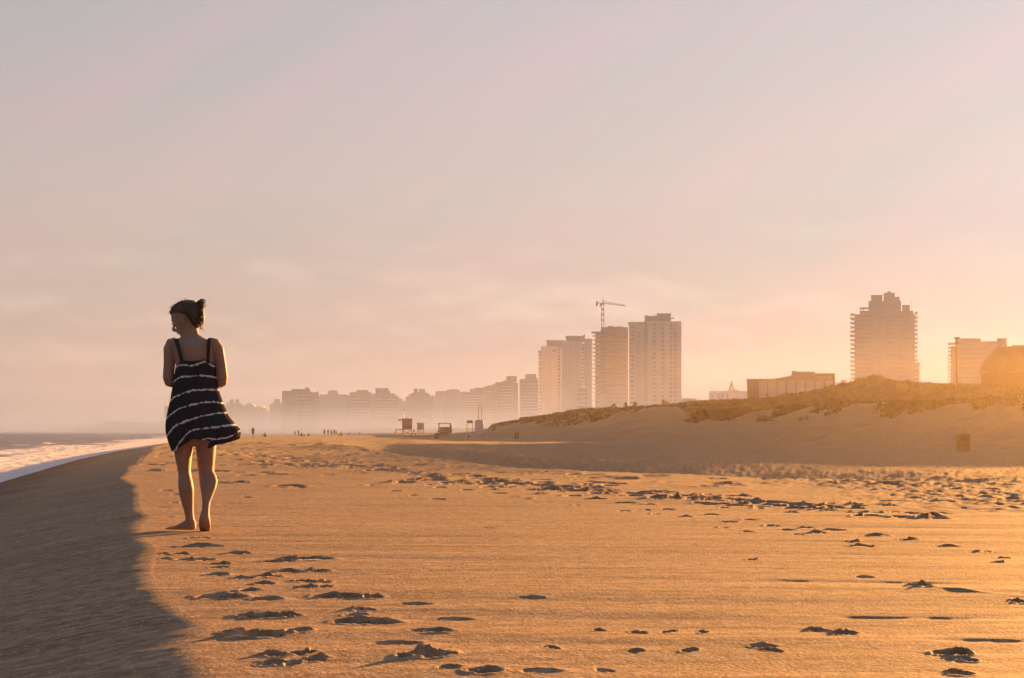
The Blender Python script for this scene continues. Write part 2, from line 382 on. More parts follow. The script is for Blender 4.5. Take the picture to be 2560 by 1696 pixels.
# ------------------------------------------------------------------ sand sheet
def sand_material():
    m, nt, b = nmat('beach_sand', (.36,.25,.17), .88, .065)
    N = nt.nodes; L = nt.links
    tc = N.new('ShaderNodeTexCoord')
    def nz(scale, detail, vec=None, rough=.55):
        n = N.new('ShaderNodeTexNoise'); n.inputs['Scale'].default_value = scale; n.inputs['Detail'].default_value = detail
        n.inputs['Roughness'].default_value = rough
        L.new(vec or tc.outputs['Object'], n.inputs['Vector']); return n
    def mixc(f, a, c, mode='MIX'):
        x = N.new('ShaderNodeMix'); x.data_type = 'RGBA'; x.blend_type = mode
        for s, v in ((x.inputs[0], f), (x.inputs[6], a), (x.inputs[7], c)):
            if isinstance(v, (int, float)): s.default_value = v
            elif isinstance(v, tuple): s.default_value = (*v, 1)
            else: L.new(v, s)
        return x.outputs[2]
    def ramp(src, p0, p1, c0=(0,0,0), c1=(1,1,1)):
        r = N.new('ShaderNodeValToRGB'); e = r.color_ramp.elements
        e[0].position = p0; e[1].position = p1; e[0].color = (*c0, 1); e[1].color = (*c1, 1)
        L.new(src, r.inputs['Fac']); return r.outputs['Color']
    n1 = nz(.7, 6); n2 = nz(14, 6)
    c = ramp(n1.outputs['Fac'], .3, .7, (.405,.27,.172), (.51,.345,.222))
    c = mixc(ramp(n2.outputs['Fac'], .40, .58), mixc(.6, c, (.18,.11,.06)), c)
    mp = N.new('ShaderNodeMapping'); mp.inputs['Scale'].default_value = (1.1, 7.5, 1); mp.inputs['Rotation'].default_value = (0, 0, R(6))
    L.new(tc.outputs['Object'], mp.inputs['Vector'])
    n3 = nz(1.5, 6, mp.outputs['Vector'], .65)
    c = mixc(ramp(n3.outputs['Fac'], .43, .66), c, mixc(.62, c, (.16,.10,.06)))
    # coarse grains: pale shell bits and dark bits
    v = N.new('ShaderNodeTexVoronoi'); v.inputs['Scale'].default_value = 60; L.new(tc.outputs['Object'], v.inputs['Vector'])
    sep = N.new('ShaderNodeSeparateColor'); L.new(v.outputs['Color'], sep.inputs[0])
    near = ramp(v.outputs['Distance'], .25, .4, (1,1,1), (0,0,0))
    pale = ramp(sep.outputs[0], .93, .95)
    dark = ramp(sep.outputs[1], .86, .90)
    c = mixc(mixc(1.0, near, pale, 'MULTIPLY'), c, (.70,.60,.50))
    c = mixc(mixc(1.0, near, dark, 'MULTIPLY'), c, (.12,.08,.055))
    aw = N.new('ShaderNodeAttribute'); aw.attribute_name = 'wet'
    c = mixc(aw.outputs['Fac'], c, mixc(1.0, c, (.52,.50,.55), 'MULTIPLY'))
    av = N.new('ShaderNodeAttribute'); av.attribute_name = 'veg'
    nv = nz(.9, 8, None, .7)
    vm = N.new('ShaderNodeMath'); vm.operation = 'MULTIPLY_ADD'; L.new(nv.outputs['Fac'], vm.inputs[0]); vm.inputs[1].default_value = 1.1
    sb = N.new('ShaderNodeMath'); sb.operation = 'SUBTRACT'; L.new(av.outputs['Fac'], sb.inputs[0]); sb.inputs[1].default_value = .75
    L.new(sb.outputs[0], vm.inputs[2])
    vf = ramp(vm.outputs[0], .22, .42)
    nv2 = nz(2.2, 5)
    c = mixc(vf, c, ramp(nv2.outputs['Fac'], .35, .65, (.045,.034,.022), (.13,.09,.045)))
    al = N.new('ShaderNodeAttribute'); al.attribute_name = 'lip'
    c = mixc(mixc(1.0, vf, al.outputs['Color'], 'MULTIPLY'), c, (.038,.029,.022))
    L.new(c, b.inputs['Base Color'])
    nb = nz(60, 4); nb2 = nz(9, 5)
    bp = N.new('ShaderNodeBump'); bp.inputs['Strength'].default_value = 1; bp.inputs['Distance'].default_value = .010
    L.new(nb.outputs['Fac'], bp.inputs['Height'])
    bp2 = N.new('ShaderNodeBump'); bp2.inputs['Strength'].default_value = .5; bp2.inputs['Distance'].default_value = .008
    L.new(nb2.outputs['Fac'], bp2.inputs['Height']); L.new(bp.outputs['Normal'], bp2.inputs['Normal'])
    L.new(bp2.outputs['Normal'], b.inputs['Normal'])
    return m

def grid_mesh(name, X, Y, Z, attrs=None):
    nr, nc = X.shape
    me = bpy.data.meshes.new(name)
    nv = nr * nc
    co_ = np.empty((nv, 3), np.float32)
    co_[:, 0] = X.ravel(); co_[:, 1] = Y.ravel(); co_[:, 2] = Z.ravel()
    idx = np.arange(nv, dtype=np.int32).reshape(nr, nc)
    q = np.stack([idx[:-1, :-1], idx[:-1, 1:], idx[1:, 1:], idx[1:, :-1]], -1).reshape(-1, 4)
    me.vertices.add(nv); me.vertices.foreach_set('co', co_.ravel())
    me.loops.add(q.size); me.loops.foreach_set('vertex_index', q.ravel())
    me.polygons.add(len(q))
    me.polygons.foreach_set('loop_start', np.arange(0, q.size, 4, dtype=np.int32))
    me.polygons.foreach_set('loop_total', np.full(len(q), 4, np.int32))
    me.polygons.foreach_set('use_smooth', np.ones(len(q), bool))
    me.update(calc_edges=True)
    for k, a in (attrs or {}).items():
        at = me.attributes.new(k, 'FLOAT', 'POINT'); at.data.foreach_set('value', a.ravel().astype(np.float32))
    return me

def build_sand():
    ys = []
    # behind and under the camera, coarse
    ys += list(np.linspace(-70, -6, 24)) + list(np.linspace(-5, 3.2, 50))
    # evenly spaced as the ground recedes, fine in front
    s = np.linspace(1 / 3.3, 1 / 62.0, 820)
    ys += list(1 / s)
    ys += list(np.geomspace(62.6, 420, 420)) + list(np.geomspace(424, 5400, 110))
    ys = np.array(ys)
    u = np.concatenate([-np.geomspace(1.3, .335, 40)[:-1], np.linspace(-.335, .335, 1150), np.geomspace(.335, 1.3, 44)[1:]])
    w = np.where(ys > 3, ys, 3 + (3 - ys) * .9)
    Y = np.repeat(ys[:, None], len(u), 1); X = w[:, None] * u[None, :]
    X = np.clip(X, -2300, 2300) + np.where(np.abs(X) > 2300, u[None, :] * .5, 0)
    Z = hgt(X, Y)
    Z = apply_marks(X, Y, Z)
    # soften the knee of the berm a little
    cx = crest_x(Y)
    d = X - cx
    wet = sst(SEA_Z + .55, SEA_Z + .1, Z) if False else 1 - sst(SEA_Z + .02, SEA_Z + .35, Z + .12 * fbm(X / 1.5, Y / 4., 90, 3))
    wet = wet * (d < 2)
    t = 53 - .185 * Y - X
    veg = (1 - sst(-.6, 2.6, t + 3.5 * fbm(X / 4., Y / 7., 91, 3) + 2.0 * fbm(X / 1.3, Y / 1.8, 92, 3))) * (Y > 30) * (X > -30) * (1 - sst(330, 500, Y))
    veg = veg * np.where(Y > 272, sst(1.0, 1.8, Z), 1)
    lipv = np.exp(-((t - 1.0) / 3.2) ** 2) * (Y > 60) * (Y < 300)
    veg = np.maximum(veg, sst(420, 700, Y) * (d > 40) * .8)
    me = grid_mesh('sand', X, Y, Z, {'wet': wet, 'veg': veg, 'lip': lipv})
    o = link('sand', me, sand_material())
    tag(o, 'orange sunlit beach sand with a shaded seaward slope and dunes', 'sand', kind='structure')
build_sand()

# ------------------------------------------------------------------ sea
def build_sea():
    m, nt, b = nmat('sea_water', (.05,.042,.042), .32, .35)
    N = nt.nodes; L = nt.links
    tc = N.new('ShaderNodeTexCoord')
    at = N.new('ShaderNodeAttribute'); at.attribute_name = 'foam'
    mp = N.new('ShaderNodeMapping'); mp.inputs['Scale'].default_value = (1, .30, 1); mp.inputs['Rotation'].default_value = (0, 0, R(-12))
    L.new(tc.outputs['Object'], mp.inputs['Vector'])
    n = N.new('ShaderNodeTexNoise'); n.inputs['Scale'].default_value = .55; n.inputs['Detail'].default_value = 8; n.inputs['Roughness'].default_value = .68
    L.new(mp.outputs['Vector'], n.inputs['Vector'])
    ad = N.new('ShaderNodeMath'); ad.operation = 'ADD'; L.new(at.outputs['Fac'], ad.inputs[0]); L.new(n.outputs['Fac'], ad.inputs[1])
    cr = N.new('ShaderNodeValToRGB'); e = cr.color_ramp.elements; e[0].position = .74; e[1].position = 1.12
    cr.color_ramp.interpolation = 'EASE'
    dv = N.new('ShaderNodeMath'); dv.operation = 'MULTIPLY'; L.new(ad.outputs[0], dv.inputs[0]); dv.inputs[1].default_value = .8
    e[0].position = .62; e[1].position = .86
    L.new(dv.outputs[0], cr.inputs['Fac'])
    mx = N.new('ShaderNodeMix'); mx.data_type = 'RGBA'; L.new(cr.outputs['Color'], mx.inputs[0])
    mx.inputs[6].default_value = (.035,.027,.027,1); mx.inputs[7].default_value = (.66,.66,.70,1)
    L.new(mx.outputs[2], b.inputs['Base Color'])
    rr = N.new('ShaderNodeMapRange'); L.new(cr.outputs['Color'], rr.inputs[0]); rr.inputs[3].default_value = .30; rr.inputs[4].default_value = .9
    L.new(rr.outputs[0], b.inputs['Roughness'])
    nb = N.new('ShaderNodeTexNoise'); nb.inputs['Scale'].default_value = 1.6; nb.inputs['Detail'].default_value = 7; L.new(mp.outputs['Vector'], nb.inputs['Vector'])
    bp = N.new('ShaderNodeBump'); bp.inputs['Strength'].default_value = 1; bp.inputs['Distance'].default_value = .35
    L.new(nb.outputs['Fac'], bp.inputs['Height']); L.new(bp.outputs['Normal'], b.inputs['Normal'])
    ys = np.concatenate([np.linspace(-60, 28, 30), np.geomspace(30, 700, 620), np.geomspace(704, 5400, 240)])
    u = np.concatenate([-np.geomspace(1.3, .33, 50)[:-1], np.linspace(-.33, .02, 640)])
    w = np.where(ys > 3, ys, 3 + (3 - ys) * .9)
    Y = np.repeat(ys[:, None], len(u), 1); X = w[:, None] * u[None, :]
    X = np.maximum(X, -2300 + u[None, :])
    # distance out from the waterline
    off = (np.interp(Y, _cY, _cX) - 3.6) - X
    amp = sst(.3, 6, off) * .15 + sst(12, 50, off) * .25
    ph = off + 2.5 * fbm(X / 30., Y / 45., 71, 2)
    wv = np.sin(ph * 2 * math.pi / 9.0)
    crest = np.maximum(wv, 0) ** 2.2
    Z = SEA_Z + amp * (crest * .9 - .25) * (.55 + .9 * vnoise(X / 18., Y / 40., 72))
    Z = Z + .16 * amp * fbm(X / 2.1, Y / 4.0, 73, 4) * 3.4
    Z = Z + sst(40, 120, off) * .45 * fbm(X / 9., Y / 12., 74, 5)
    foam = (1 - sst(5, 11, off + 6 * fbm(X / 6., Y / 22., 75, 3))) * .60 + .18 * crest * (1 - sst(12, 50, off))
    foam = foam + sst(10, 60, off) * .17 * (.6 + .8 * vnoise(X / 6., Y / 14., 79)) + .20 * crest * vnoise(X / 6., Y / 9., 76) + .3 * (1 - sst(.8, 3.5, off))
    foam = foam * np.where(Y > 600, .9, 1)
    me = grid_mesh('sea', X, Y, Z, {'foam': foam})
    o = link('sea', me, m)
    tag(o, 'dark choppy sea breaking into white foam along the beach', 'sea', kind='structure')
build_sea()

# ------------------------------------------------------------------ vegetation on the dunes
def build_grass():
    rng = np.random.default_rng(3)
    V = []; F = []
    def tuft(x, y, z, h, nb, spread):
        for k in range(nb):
            a = rng.random() * 6.283; r = spread * rng.random()
            bx, by = x + r * math.cos(a), y + r * math.sin(a)
            l = h * (.6 + .6 * rng.random()); lean = (.15 + .5 * rng.random()) * l
            la = rng.random() * 6.283
            wd = .018 + .02 * rng.random() + .00012 * y
            cw, sw = math.cos(la + 1.57) * wd, math.sin(la + 1.57) * wd
            b = len(V)
            mx, my = bx + .35 * lean * math.cos(la), by + .35 * lean * math.sin(la)
            V.extend([(bx - cw, by - sw, z - .08), (bx + cw, by + sw, z - .08), (mx + cw * .7, my + sw * .7, z + l * .6), (mx - cw * .7, my - sw * .7, z + l * .6), (bx + lean * math.cos(la), by + lean * math.sin(la), z + l * .92)])
            F.extend([(b, b + 1, b + 2, b + 3), (b + 3, b + 2, b + 4)])
    pts = []
    # crest of the front dune
    n = 5200
    Y = 78 + (278 - 78) * rng.random(n) ** 1.0
    t = rng.normal(.3, 2.3, n) + 1.5
    X = 53 - .185 * Y - t
    keep = fbm(X / 4., Y / 7., 91, 3) * 3.5 + 2.0 * fbm(X / 1.3, Y / 1.8, 92, 3) + t < 1.2
    npd = int(keep.sum())
    pts += [(a, b_, .30) for a, b_ in zip(X[keep], Y[keep])]
    # slopes behind
    n = 4200
    Y = 120 + 125 * rng.random(n); X = (53 - .185 * Y) + 1 + 55 * rng.random(n) ** 1.3
    pts += [(a, b_, .34) for a, b_ in zip(X, Y) if a < .34 * b_]
    Y = 222 + 14 * rng.random(1800); X = -14 + 92 * rng.random(1800)
    pts += [(a, b_, .45) for a, b_ in zip(X, Y)]
    P_ = np.array(pts)
    Z = hgt(P_[:, 0], P_[:, 1], False)
    for i, ((x, y, h), z) in enumerate(zip(P_, Z)):
        if i == npd:
            me = bpy.data.meshes.new('dune_scrub'); me.from_pydata(V, [], F)
            tag(link('dune_scrub', me, M['scrub']), 'dark scrub along the seaward dune crest', 'scrub', kind='stuff')
            V.clear(); F.clear()
        if y > 212 and z < 1.3: continue
        tuft(x, y, z, h, 8, .28)
    me = bpy.data.meshes.new('dune_grass'); me.from_pydata(V, [], F)
    o = link('dune_grass', me, M['grassm'])
    tag(o, 'dry grass tufts covering the dune tops', 'grass', kind='stuff')
build_grass()

def shrub(x, y, w, h, label, n=700, leaf=.16, seed=0, spiky=False, name='shrub', group='shrubs on the dunes'):
    rng = np.random.default_rng(seed + 100)
    z0 = ground(x, y) - .1
    root = empty(name, (x, y, z0)); tag(root, label, 'shrub' if name != 'plant' else 'plant', group)
    st = MB(); V = []; F = []
    lobes = []
    nl = 5 if spiky else max(5, int(w * 2.2))
    for k in range(nl):
        a = rng.random() * 6.283; r = (w * .5) * rng.random() ** .6
        hh = h * (.45 + .5 * rng.random()) * (1 - .5 * (r / (w * .5)) ** 2)
        lx, ly = r * math.cos(a), r * math.sin(a) * .6
        lobes.append((lx, ly, hh, (.13 if spiky else .26) * h * (.7 + .6 * rng.random()) + (0 if spiky else .06 * w)))
        st.tube([(lx * .15, ly * .15, 0), (lx * .6, ly * .6, hh * .45), (lx, ly, hh)], [.05, .035, .012], 5)
    for k in range(n):
        lx, ly, hh, rr = lobes[rng.integers(len(lobes))]
        v = rng.normal(0, 1, 3); v /= np.linalg.norm(v) + 1e-6
        q = rr * rng.random() ** .5
        c = np.array([lx, ly, hh]) + v * q * np.array([1.25, 1.0, .95])
        if rng.random() < .35: c[2] *= rng.random()
        c[2] = max(c[2], .02)
        d1 = rng.normal(0, 1, 3); d1 /= np.linalg.norm(d1); d2 = np.cross(d1, rng.normal(0, 1, 3)); d2 /= np.linalg.norm(d2) + 1e-6
        s1 = leaf * (.5 + .7 * rng.random()); s2 = s1 * .45
        b = len(V)
        V.extend([tuple(c - d1 * s1), tuple(c + d2 * s2), tuple(c + d1 * s1), tuple(c - d2 * s2)]); F.append((b, b + 1, b + 2, b + 3))
    st.build('stem', M['stem'], root)
    me = bpy.data.meshes.new('foliage'); me.from_pydata(V, [], F)
    link('foliage', me, M['leaf'], root)
    return root
def shrub_px(px, pytop, Y, wpx, label, **k):
    x = PX(px, Y); z = ground(x, Y); h = max(.5, PZ(pytop, Y) - z)
    return shrub(x, Y, wpx / FPX * Y, h, label, **k)
shrub_px(2187, 941, 226, 52, 'tallest dense bush on the ridge before the lone tower', n=2600, leaf=.22, seed=1)
shrub_px(2150, 950, 228, 60, 'broad bush left of the tallest bush on the ridge', n=2400, leaf=.22, seed=2)
shrub_px(2108, 962, 224, 60, 'low rounded bush at the left end of the ridge thicket', n=1900, leaf=.22, seed=3)
shrub_px(2232, 955, 232, 46, 'feathery bush under the right half of the lone tower', n=1300, leaf=.2, seed=4)
shrub_px(2278, 951, 232, 50, 'ragged twiggy bush under the right edge of the lone tower', n=1100, leaf=.17, seed=5)
shrub_px(2325, 955, 232, 46, 'thin twiggy bush between lone tower and light mast', n=800, leaf=.15, seed=6)
shrub_px(2368, 960, 231, 34, 'small sparse bush just left of the light mast', n=450, leaf=.14, seed=7)
shrub_px(2070, 966, 215, 16, 'small round bush beside the long hall', n=420, leaf=.17, seed=8)
shrub_px(2089, 973, 216, 12, 'little bush at the right corner of the long hall', n=260, leaf=.15, seed=9)
shrub_px(1929, 991, 205, 36, 'low spreading bush in front of the long hall', n=900, leaf=.17, seed=10)
shrub_px(1921, 977, 204, 12, 'spiky branching plant rising in front of the long hall', n=120, leaf=.13, seed=11, spiky=True, name='plant', group='spiky plants on the dunes')
shrub_px(1832, 996, 200, 26, 'dark compact bush left of the long hall', n=800, leaf=.16, seed=12)
shrub_px(1786, 1003, 205, 18, 'small dark bush below the distant church', n=300, leaf=.14, seed=13)
shrub_px(1760, 1005, 206, 14, 'smallest bush left of the church', n=180, leaf=.14, seed=14)
for i, (px, pt, w, lb) in enumerate([(1589, 994, 7, 'slim dark spiky plant before the white tower, leftmost of three'), (1660, 994, 7, 'spiky plant before the middle windows of the white tower'), (1668, 999, 6, 'short spiky plant before the right windows of the white tower'), (1640, 1009, 16, 'low rounded bush on the crest before the white tower'), (1533, 1000, 6, 'faint thin plant before the brown tower, left one'), (1564, 1001, 6, 'faint thin plant before the brown tower, right one')]):
    shrub_px(px, pt, 214, w, lb, n=150 if w < 10 else 350, leaf=.14, seed=20 + i, spiky=w < 10, name='plant' if w < 10 else 'shrub', group='spiky plants on the dunes' if w < 10 else 'shrubs on the dunes')
# ------------------------------------------------------------------ buildings
class Bld:
    def __init__(s, name, label, Y, xc, group=None, cat='building', zb=None, shear=None):
        s.shear = -PX(xc, Y) / Y if shear is None else shear
        s.Y = Y; s.zb = ground(PX(xc, Y), Y) - 1.0 if zb is None else zb
        s.o = Vector((PX(xc, Y), Y, s.zb))
        s.root = empty(name, s.o); tag(s.root, label, cat, group)
    def bx(s, m, x0, x1, yt, yb, d0, d1):
        """box from photo x0..x1, top yt, bottom yb (None = ground); d0..d1 metres behind the facade plane"""
        m.box(PX(x0, s.Y) - s.o.x, PX(x1, s.Y) - s.o.x, d0, d1, 0 if yb is None else PZ(yb, s.Y) - s.o.z, PZ(yt, s.Y) - s.o.z)
        return m
    def part(s, name, mat, boxes):
        m = MB()
        for b in boxes: s.bx(m, *b)
        s.sh(m)
        return m.build(name, M[mat], s.root)
    def sh(s, m):
        """side walls follow the street grid, which is turned away from the coast road"""
        m.v = [(x - s.shear * y, y, z) for x, y, z in m.v]
        return m
    def rep(s, name, mat, boxes, dys):
        """repeat one part down the facade at the given photo y offsets"""
        first = s.part(name, mat, boxes)
        for k, dy in enumerate(dys):
            if k == 0: first.location.z -= dy / FPX * s.Y; continue
            c = first.copy(); COL.objects.link(c); c.parent = s.root
            c.location.z = -dy / FPX * s.Y
        return first
def frange(a, b, st):
    r = []
    while a < b: r.append(a); a += st
    return r

# lone tower on the right -----------------------------------------------------
t = Bld('apartment_tower', 'tall lone tower with stepped top and balcony edges on both sides', 1205, 2212)
t.part('wall', 'brown', [(2136,2287,786,None,0,34), (2150,2283,777,786,2,32), (2171,2253,752,777,4,28)])
t.part('roof_block', 'brown', [(2177.5,2206,736,752,6,20)])
t.part('roof_block', 'brown', [(2209,2237,731,752,6,20), (2218,2228,726.5,731,9,16)])
t.part('roof_block', 'brown', [(2237,2249.5,740,752,8,20)])
t.part('roof_block', 'brown', [(2256,2275,761,777,6,24)])
t.part('roof_frame', 'brown', [(2149,2151.5,770.5,786,2,4), (2149,2172,768.5,770.5,2,12), (2157,2160,770.5,777,3,5)])
t.part('mast', 'steel', [(2279.3,2280.1,749,777,10,10.4)])
t.part('side_wing', 'brown', [(2287,2297,905,None,4,30)])
fl = frange(0, 165, 10.7)
t.rep('balcony', 'slab', [(2126,2136,784,787.6,-1,12), (2126,2127.6,782.4,784,-1,12)], fl)
t.rep('balcony', 'slab', [(2287,2294,780,783.6,-1,14), (2292.6,2294,778.6,780,-1,14)], fl)
t.rep('balcony', 'slab', [(2297,2301.5,907,909.4,3,20)], frange(0, 50, 7))
t.rep('window', 'warmglass', [(2141,2182,789,794,-.25,.3)], fl)
t.rep('window', 'warmglass', [(2214,2240,789,794,-.25,.3)], fl)
t.rep('window', 'warmglass', [(2246,2270,789,794,-.25,.3)], fl)
t.rep('floor_ledge', 'concrete', [(2138,2285,796.2,797.4,-.5,0)], fl)

# white tower ------------------------------------------------------------------
t = Bld('apartment_tower', 'pale tower with columns of square windows, rightmost of the cluster', 1215, 1638, 'clustered towers behind the dunes')
t.part('wall', 'white', [(1611,1703.5,803.5,None,0,26), (1572.5,1611,812,None,3.5,24)])
t.part('roof_block', 'concrete', [(1611.5,1642,790,803.5,2,18), (1642,1677,783.5,803.5,2,20), (1611.5,1620,788,790,4,12)])
t.part('roof_canopy', 'slab', [(1570.5,1611,804.5,812,3,22)])
t.part('roof_canopy', 'slab', [(1677,1686,793.5,795,4,14)])
t.part('roof_pipe', 'steel', [(1636,1638,784,790,5,7)])
t.part('roof_pipe', 'steel', [(1644,1646,780.5,783.5,5,7)])
fl = frange(0, 205, 10.55)
for x0, x1 in ((1631.5,1639),(1653,1661),(1673.5,1681),(1684,1691)):
    t.rep('window', 'glass', [(x0,x1,808.5,815,-.12,.3)], fl)
t.rep('floor_ledge', 'slab', [(1671,1694,816.6,818.2,-.45,0)], fl)
t.part('dark_strip', 'brown', [(1610,1619,805,None,-.2,0)])  # narrow brown strip set proud of the wall beside the wing
t.rep('balcony', 'slab', [(1588,1600,819,821.2,1.8,3.5), (1588,1588.8,816,819,1.8,3.5)], fl)
t.rep('window', 'glass', [(1576,1584,814,819.5,3.2,3.6)], fl)
# brown tower under construction ---------------------------------------------
t = Bld('unfinished_tower', 'brown unfinished tower with bare floors standing left of the pale tower', 1262, 1530, 'clustered towers behind the dunes')
t.part('core_wall', 'brown', [(1503,1570,818,None,2,24), (1488,1503,830,None,3,20)])
t.part('roof_block', 'brown', [(1519.5,1557,815.5,818,6,18), (1519.5,1531,814,815.5,6,18)])
t.part('roof_slab', 'slab', [(1478.5,1503,829,830.8,0,18)])
t.rep('floor_slab', 'brown', [(1501,1571,826.5,829,-.8,24)], frange(0, 200, 10.1))
t.rep('balcony', 'slab', [(1481.5,1501,839,841,-.3,8), (1481.5,1482.3,836,839,-.3,8)], frange(0, 190, 10.1))
t.rep('window', 'warmglass', [(1506,1566,822,826,1.8,2.1)], frange(0, 200, 10.1))
# pale twin towers --------------------------------------------------------------
t = Bld('apartment_tower', 'slim pale tower with a bay of small balconies at its left end of the cluster', 1560, 1378, 'clustered towers behind the dunes')
t.part('wall', 'white', [(1352.5,1395,866.5,None,0,26), (1395,1403,864,None,6,24)])
t.part('fin', 'slab', [(1374.5,1377,872,None,-1.2,0)])
t.part('fin', 'slab', [(1391,1393,872,None,-1.2,0)])
t.part('roof_block', 'roofing', [(1367,1411.5,850.5,866.5,3,20), (1365.5,1377,850,854,2,18)])
t.part('window', 'glass', [(1381.5,1387,875,880,-.1,.2)])
t.rep('balcony', 'slab', [(1345.2,1352.5,876.5,879,-.2,7), (1345.2,1346,873.5,876.5,-.2,7)], frange(0, 165, 8.3))
t.rep('window', 'glass', [(1348,1352.5,879,883,.5,6)], frange(0, 160, 8.3))
t.rep('balcony', 'slab', [(1395,1402,868,870.5,-.6,6), (1401.2,1402,865,868,-.6,6)], frange(0, 170, 8.3))
t.rep('window', 'glass', [(1395.5,1400,871,875,5.6,6.1)], frange(0, 170, 8.3))
t = Bld('apartment_tower', 'pale tower with dark roof block between slim tower and brown tower', 1480, 1440, 'clustered towers behind the dunes')
t.part('wall', 'white', [(1403.5,1455,853,None,0,26), (1461,1480,846,None,5,24)])
t.part('fin', 'slab', [(1426,1428.5,858,None,-1.2,0)])
t.part('fin', 'slab', [(1443,1445,858,None,-1.2,0)])
t.part('roof_block', 'roofing', [(1415.5,1462,839.5,853,3,20), (1414,1426,841,844,2,18), (1458,1463.5,836.5,841,4,12)])
t.rep('balcony', 'slab', [(1455,1464,859,861.5,-.6,8), (1463.2,1464,856,859,-.6,8)], frange(0, 170, 9))
t.rep('window', 'glass', [(1455,1460.5,862,866,5.6,8.2)], frange(0, 170, 9))
t.rep('balcony', 'slab', [(1464.4,1480,852,854,2.6,5)], frange(0, 175, 9))
t = Bld('apartment_block', 'low pale block at the foot of the cluster before the brown tower', 1150, 1452, 'clustered towers behind the dunes')
t.part('wall', 'white', [(1433,1472,969,None,0,14)])
t.rep('balcony', 'slab', [(1431,1440,974,976,-.8,0)], frange(0, 50, 10.5))
t.rep('window', 'glass', [(1444,1469,974,978,-.1,.2)], frange(0, 50, 10.5))
# crane --------------------------------------------------------------------------
Yc = 1275
ox, oz = PX(1507.5, Yc), ground(PX(1507.5, Yc), Yc)
cr = empty('tower_crane', (ox, Yc, oz)); tag(cr, 'tower crane with long jib rising above the unfinished brown tower', 'crane')
def cx_(px): return PX(px, Yc) - ox
def cz_(py): return PZ(py, Yc) - oz
m = MB(); w = .85
z0c, z1c = 0, cz_(762)
for sx in (-w, w):
    for sy in (-w, w): m.tube([(sx, 4 + sy, z0c), (sx, 4 + sy, z1c)], .17, 4)
k = 0; z = cz_(825)
while z < z1c - 1.5:
    m.tube([(-w, 4 - w, z), (w, 4 - w, z + 2)], .11, 4); m.tube([(w, 4 - w, z + 2), (-w, 4 - w, z + 4)], .11, 4)
    m.tube([(-w, 4 + w, z), (w, 4 + w, z + 2)], .11, 4); z += 4
m.build('mast', M['steel'], cr)
m = MB()
for py in (800, 786, 773): m.box(-1.25, 1.25, 2.75, 5.25, cz_(py) - .5, cz_(py) + .5)
m.build('collar', M['steel'], cr)
m = MB()
a = Vector((cx_(1509), 4, cz_(758))); b_ = Vector((cx_(1564), 4, cz_(765)))
for k in range(15):
    p = a.lerp(b_, k / 15); q = a.lerp(b_, (k + 1) / 15)
    h = 1.5 * (1 - .5 * k / 15)
    m.tube([p + Vector((0, -.6, 0)), q + Vector((0, -.6, 0))], .15, 4); m.tube([p + Vector((0, .6, 0)), q + Vector((0, .6, 0))], .15, 4)
    m.tube([p + Vector((0, 0, h)), q + Vector((0, 0, h))], .15, 4)
    m.tube([p + Vector((0, -.6, 0)), (p + q) / 2 + Vector((0, 0, h))], .10, 4); m.tube([(p + q) / 2 + Vector((0, 0, h)), q + Vector((0, .6, 0))], .10, 4)
m.build('jib', M['steel'], cr)
m = MB(); m.tube([(cx_(1506), 3.4, cz_(758)), (cx_(1491), 3.4, cz_(756))], .22, 4); m.tube([(cx_(1506), 4.6, cz_(758)), (cx_(1491), 4.6, cz_(756))], .22, 4)
m.build('counter_jib', M['steel'], cr)
m = MB(); m.box(cx_(1490.5), cx_(1495.5), 2.9, 5.1, cz_(764.5), cz_(753)); m.build('counterweight', M['steel'], cr)
m = MB(); m.box(cx_(1500), cx_(1504), 2.6, 4.4, cz_(766), cz_(759)); m.box(cx_(1505), cx_(1511), 2.8, 5.2, cz_(762), cz_(756.5)); m.build('cab', M['steel'], cr)
m = MB(); m.tube([(0, 4, cz_(757)), (0, 4, cz_(747))], .3, 4); m.build('peak', M['steel'], cr)

# long hall -----------------------------------------------------------------------
Yh = 420
h = Bld('exhibition_hall', 'long low hall with slanted left wall and roof block behind the dunes', Yh, 1977)
m = MB()
f = lambda x: PX(x, Yh) - h.o.x
g = lambda y: PZ(y, Yh) - h.o.z
m.prism([(f(1871), 0), (f(2088), 0), (f(2088), g(949)), (f(1866.5), g(949))], 0, 26)
h.sh(m).build('wall', M['brown'], h.root, fix=True)
m = MB(); m.prism([(f(1866), g(949)), (f(2080), g(949)), (f(2080), g(941)), (f(1979), g(938.5)), (f(1950), g(944.5)), (f(1932), g(947.2)), (f(1866), g(947.6))], 1, 25)
h.sh(m).build('roof', M['roofing'], h.root, fix=True)
h.part('roof_block', 'roofing', [(1979,2038.5,927.5,940,5,20), (1980.5,1990,925,927.5,6,14)])
h.part('roof_block', 'brown', [(2038.5,2088.2,932.5,950,3,24), (2066,2069,929.5,932.5,8,10)])
for k in range(8): h.part('wall_panel', 'slab', [(1897 + k * 23.5, 1918.5 + k * 23.5, 952, None, -.10, 0)])
h.part('parapet', 'slab', [(1893, 2058, 949.6, 951.2, -.2, 0)])
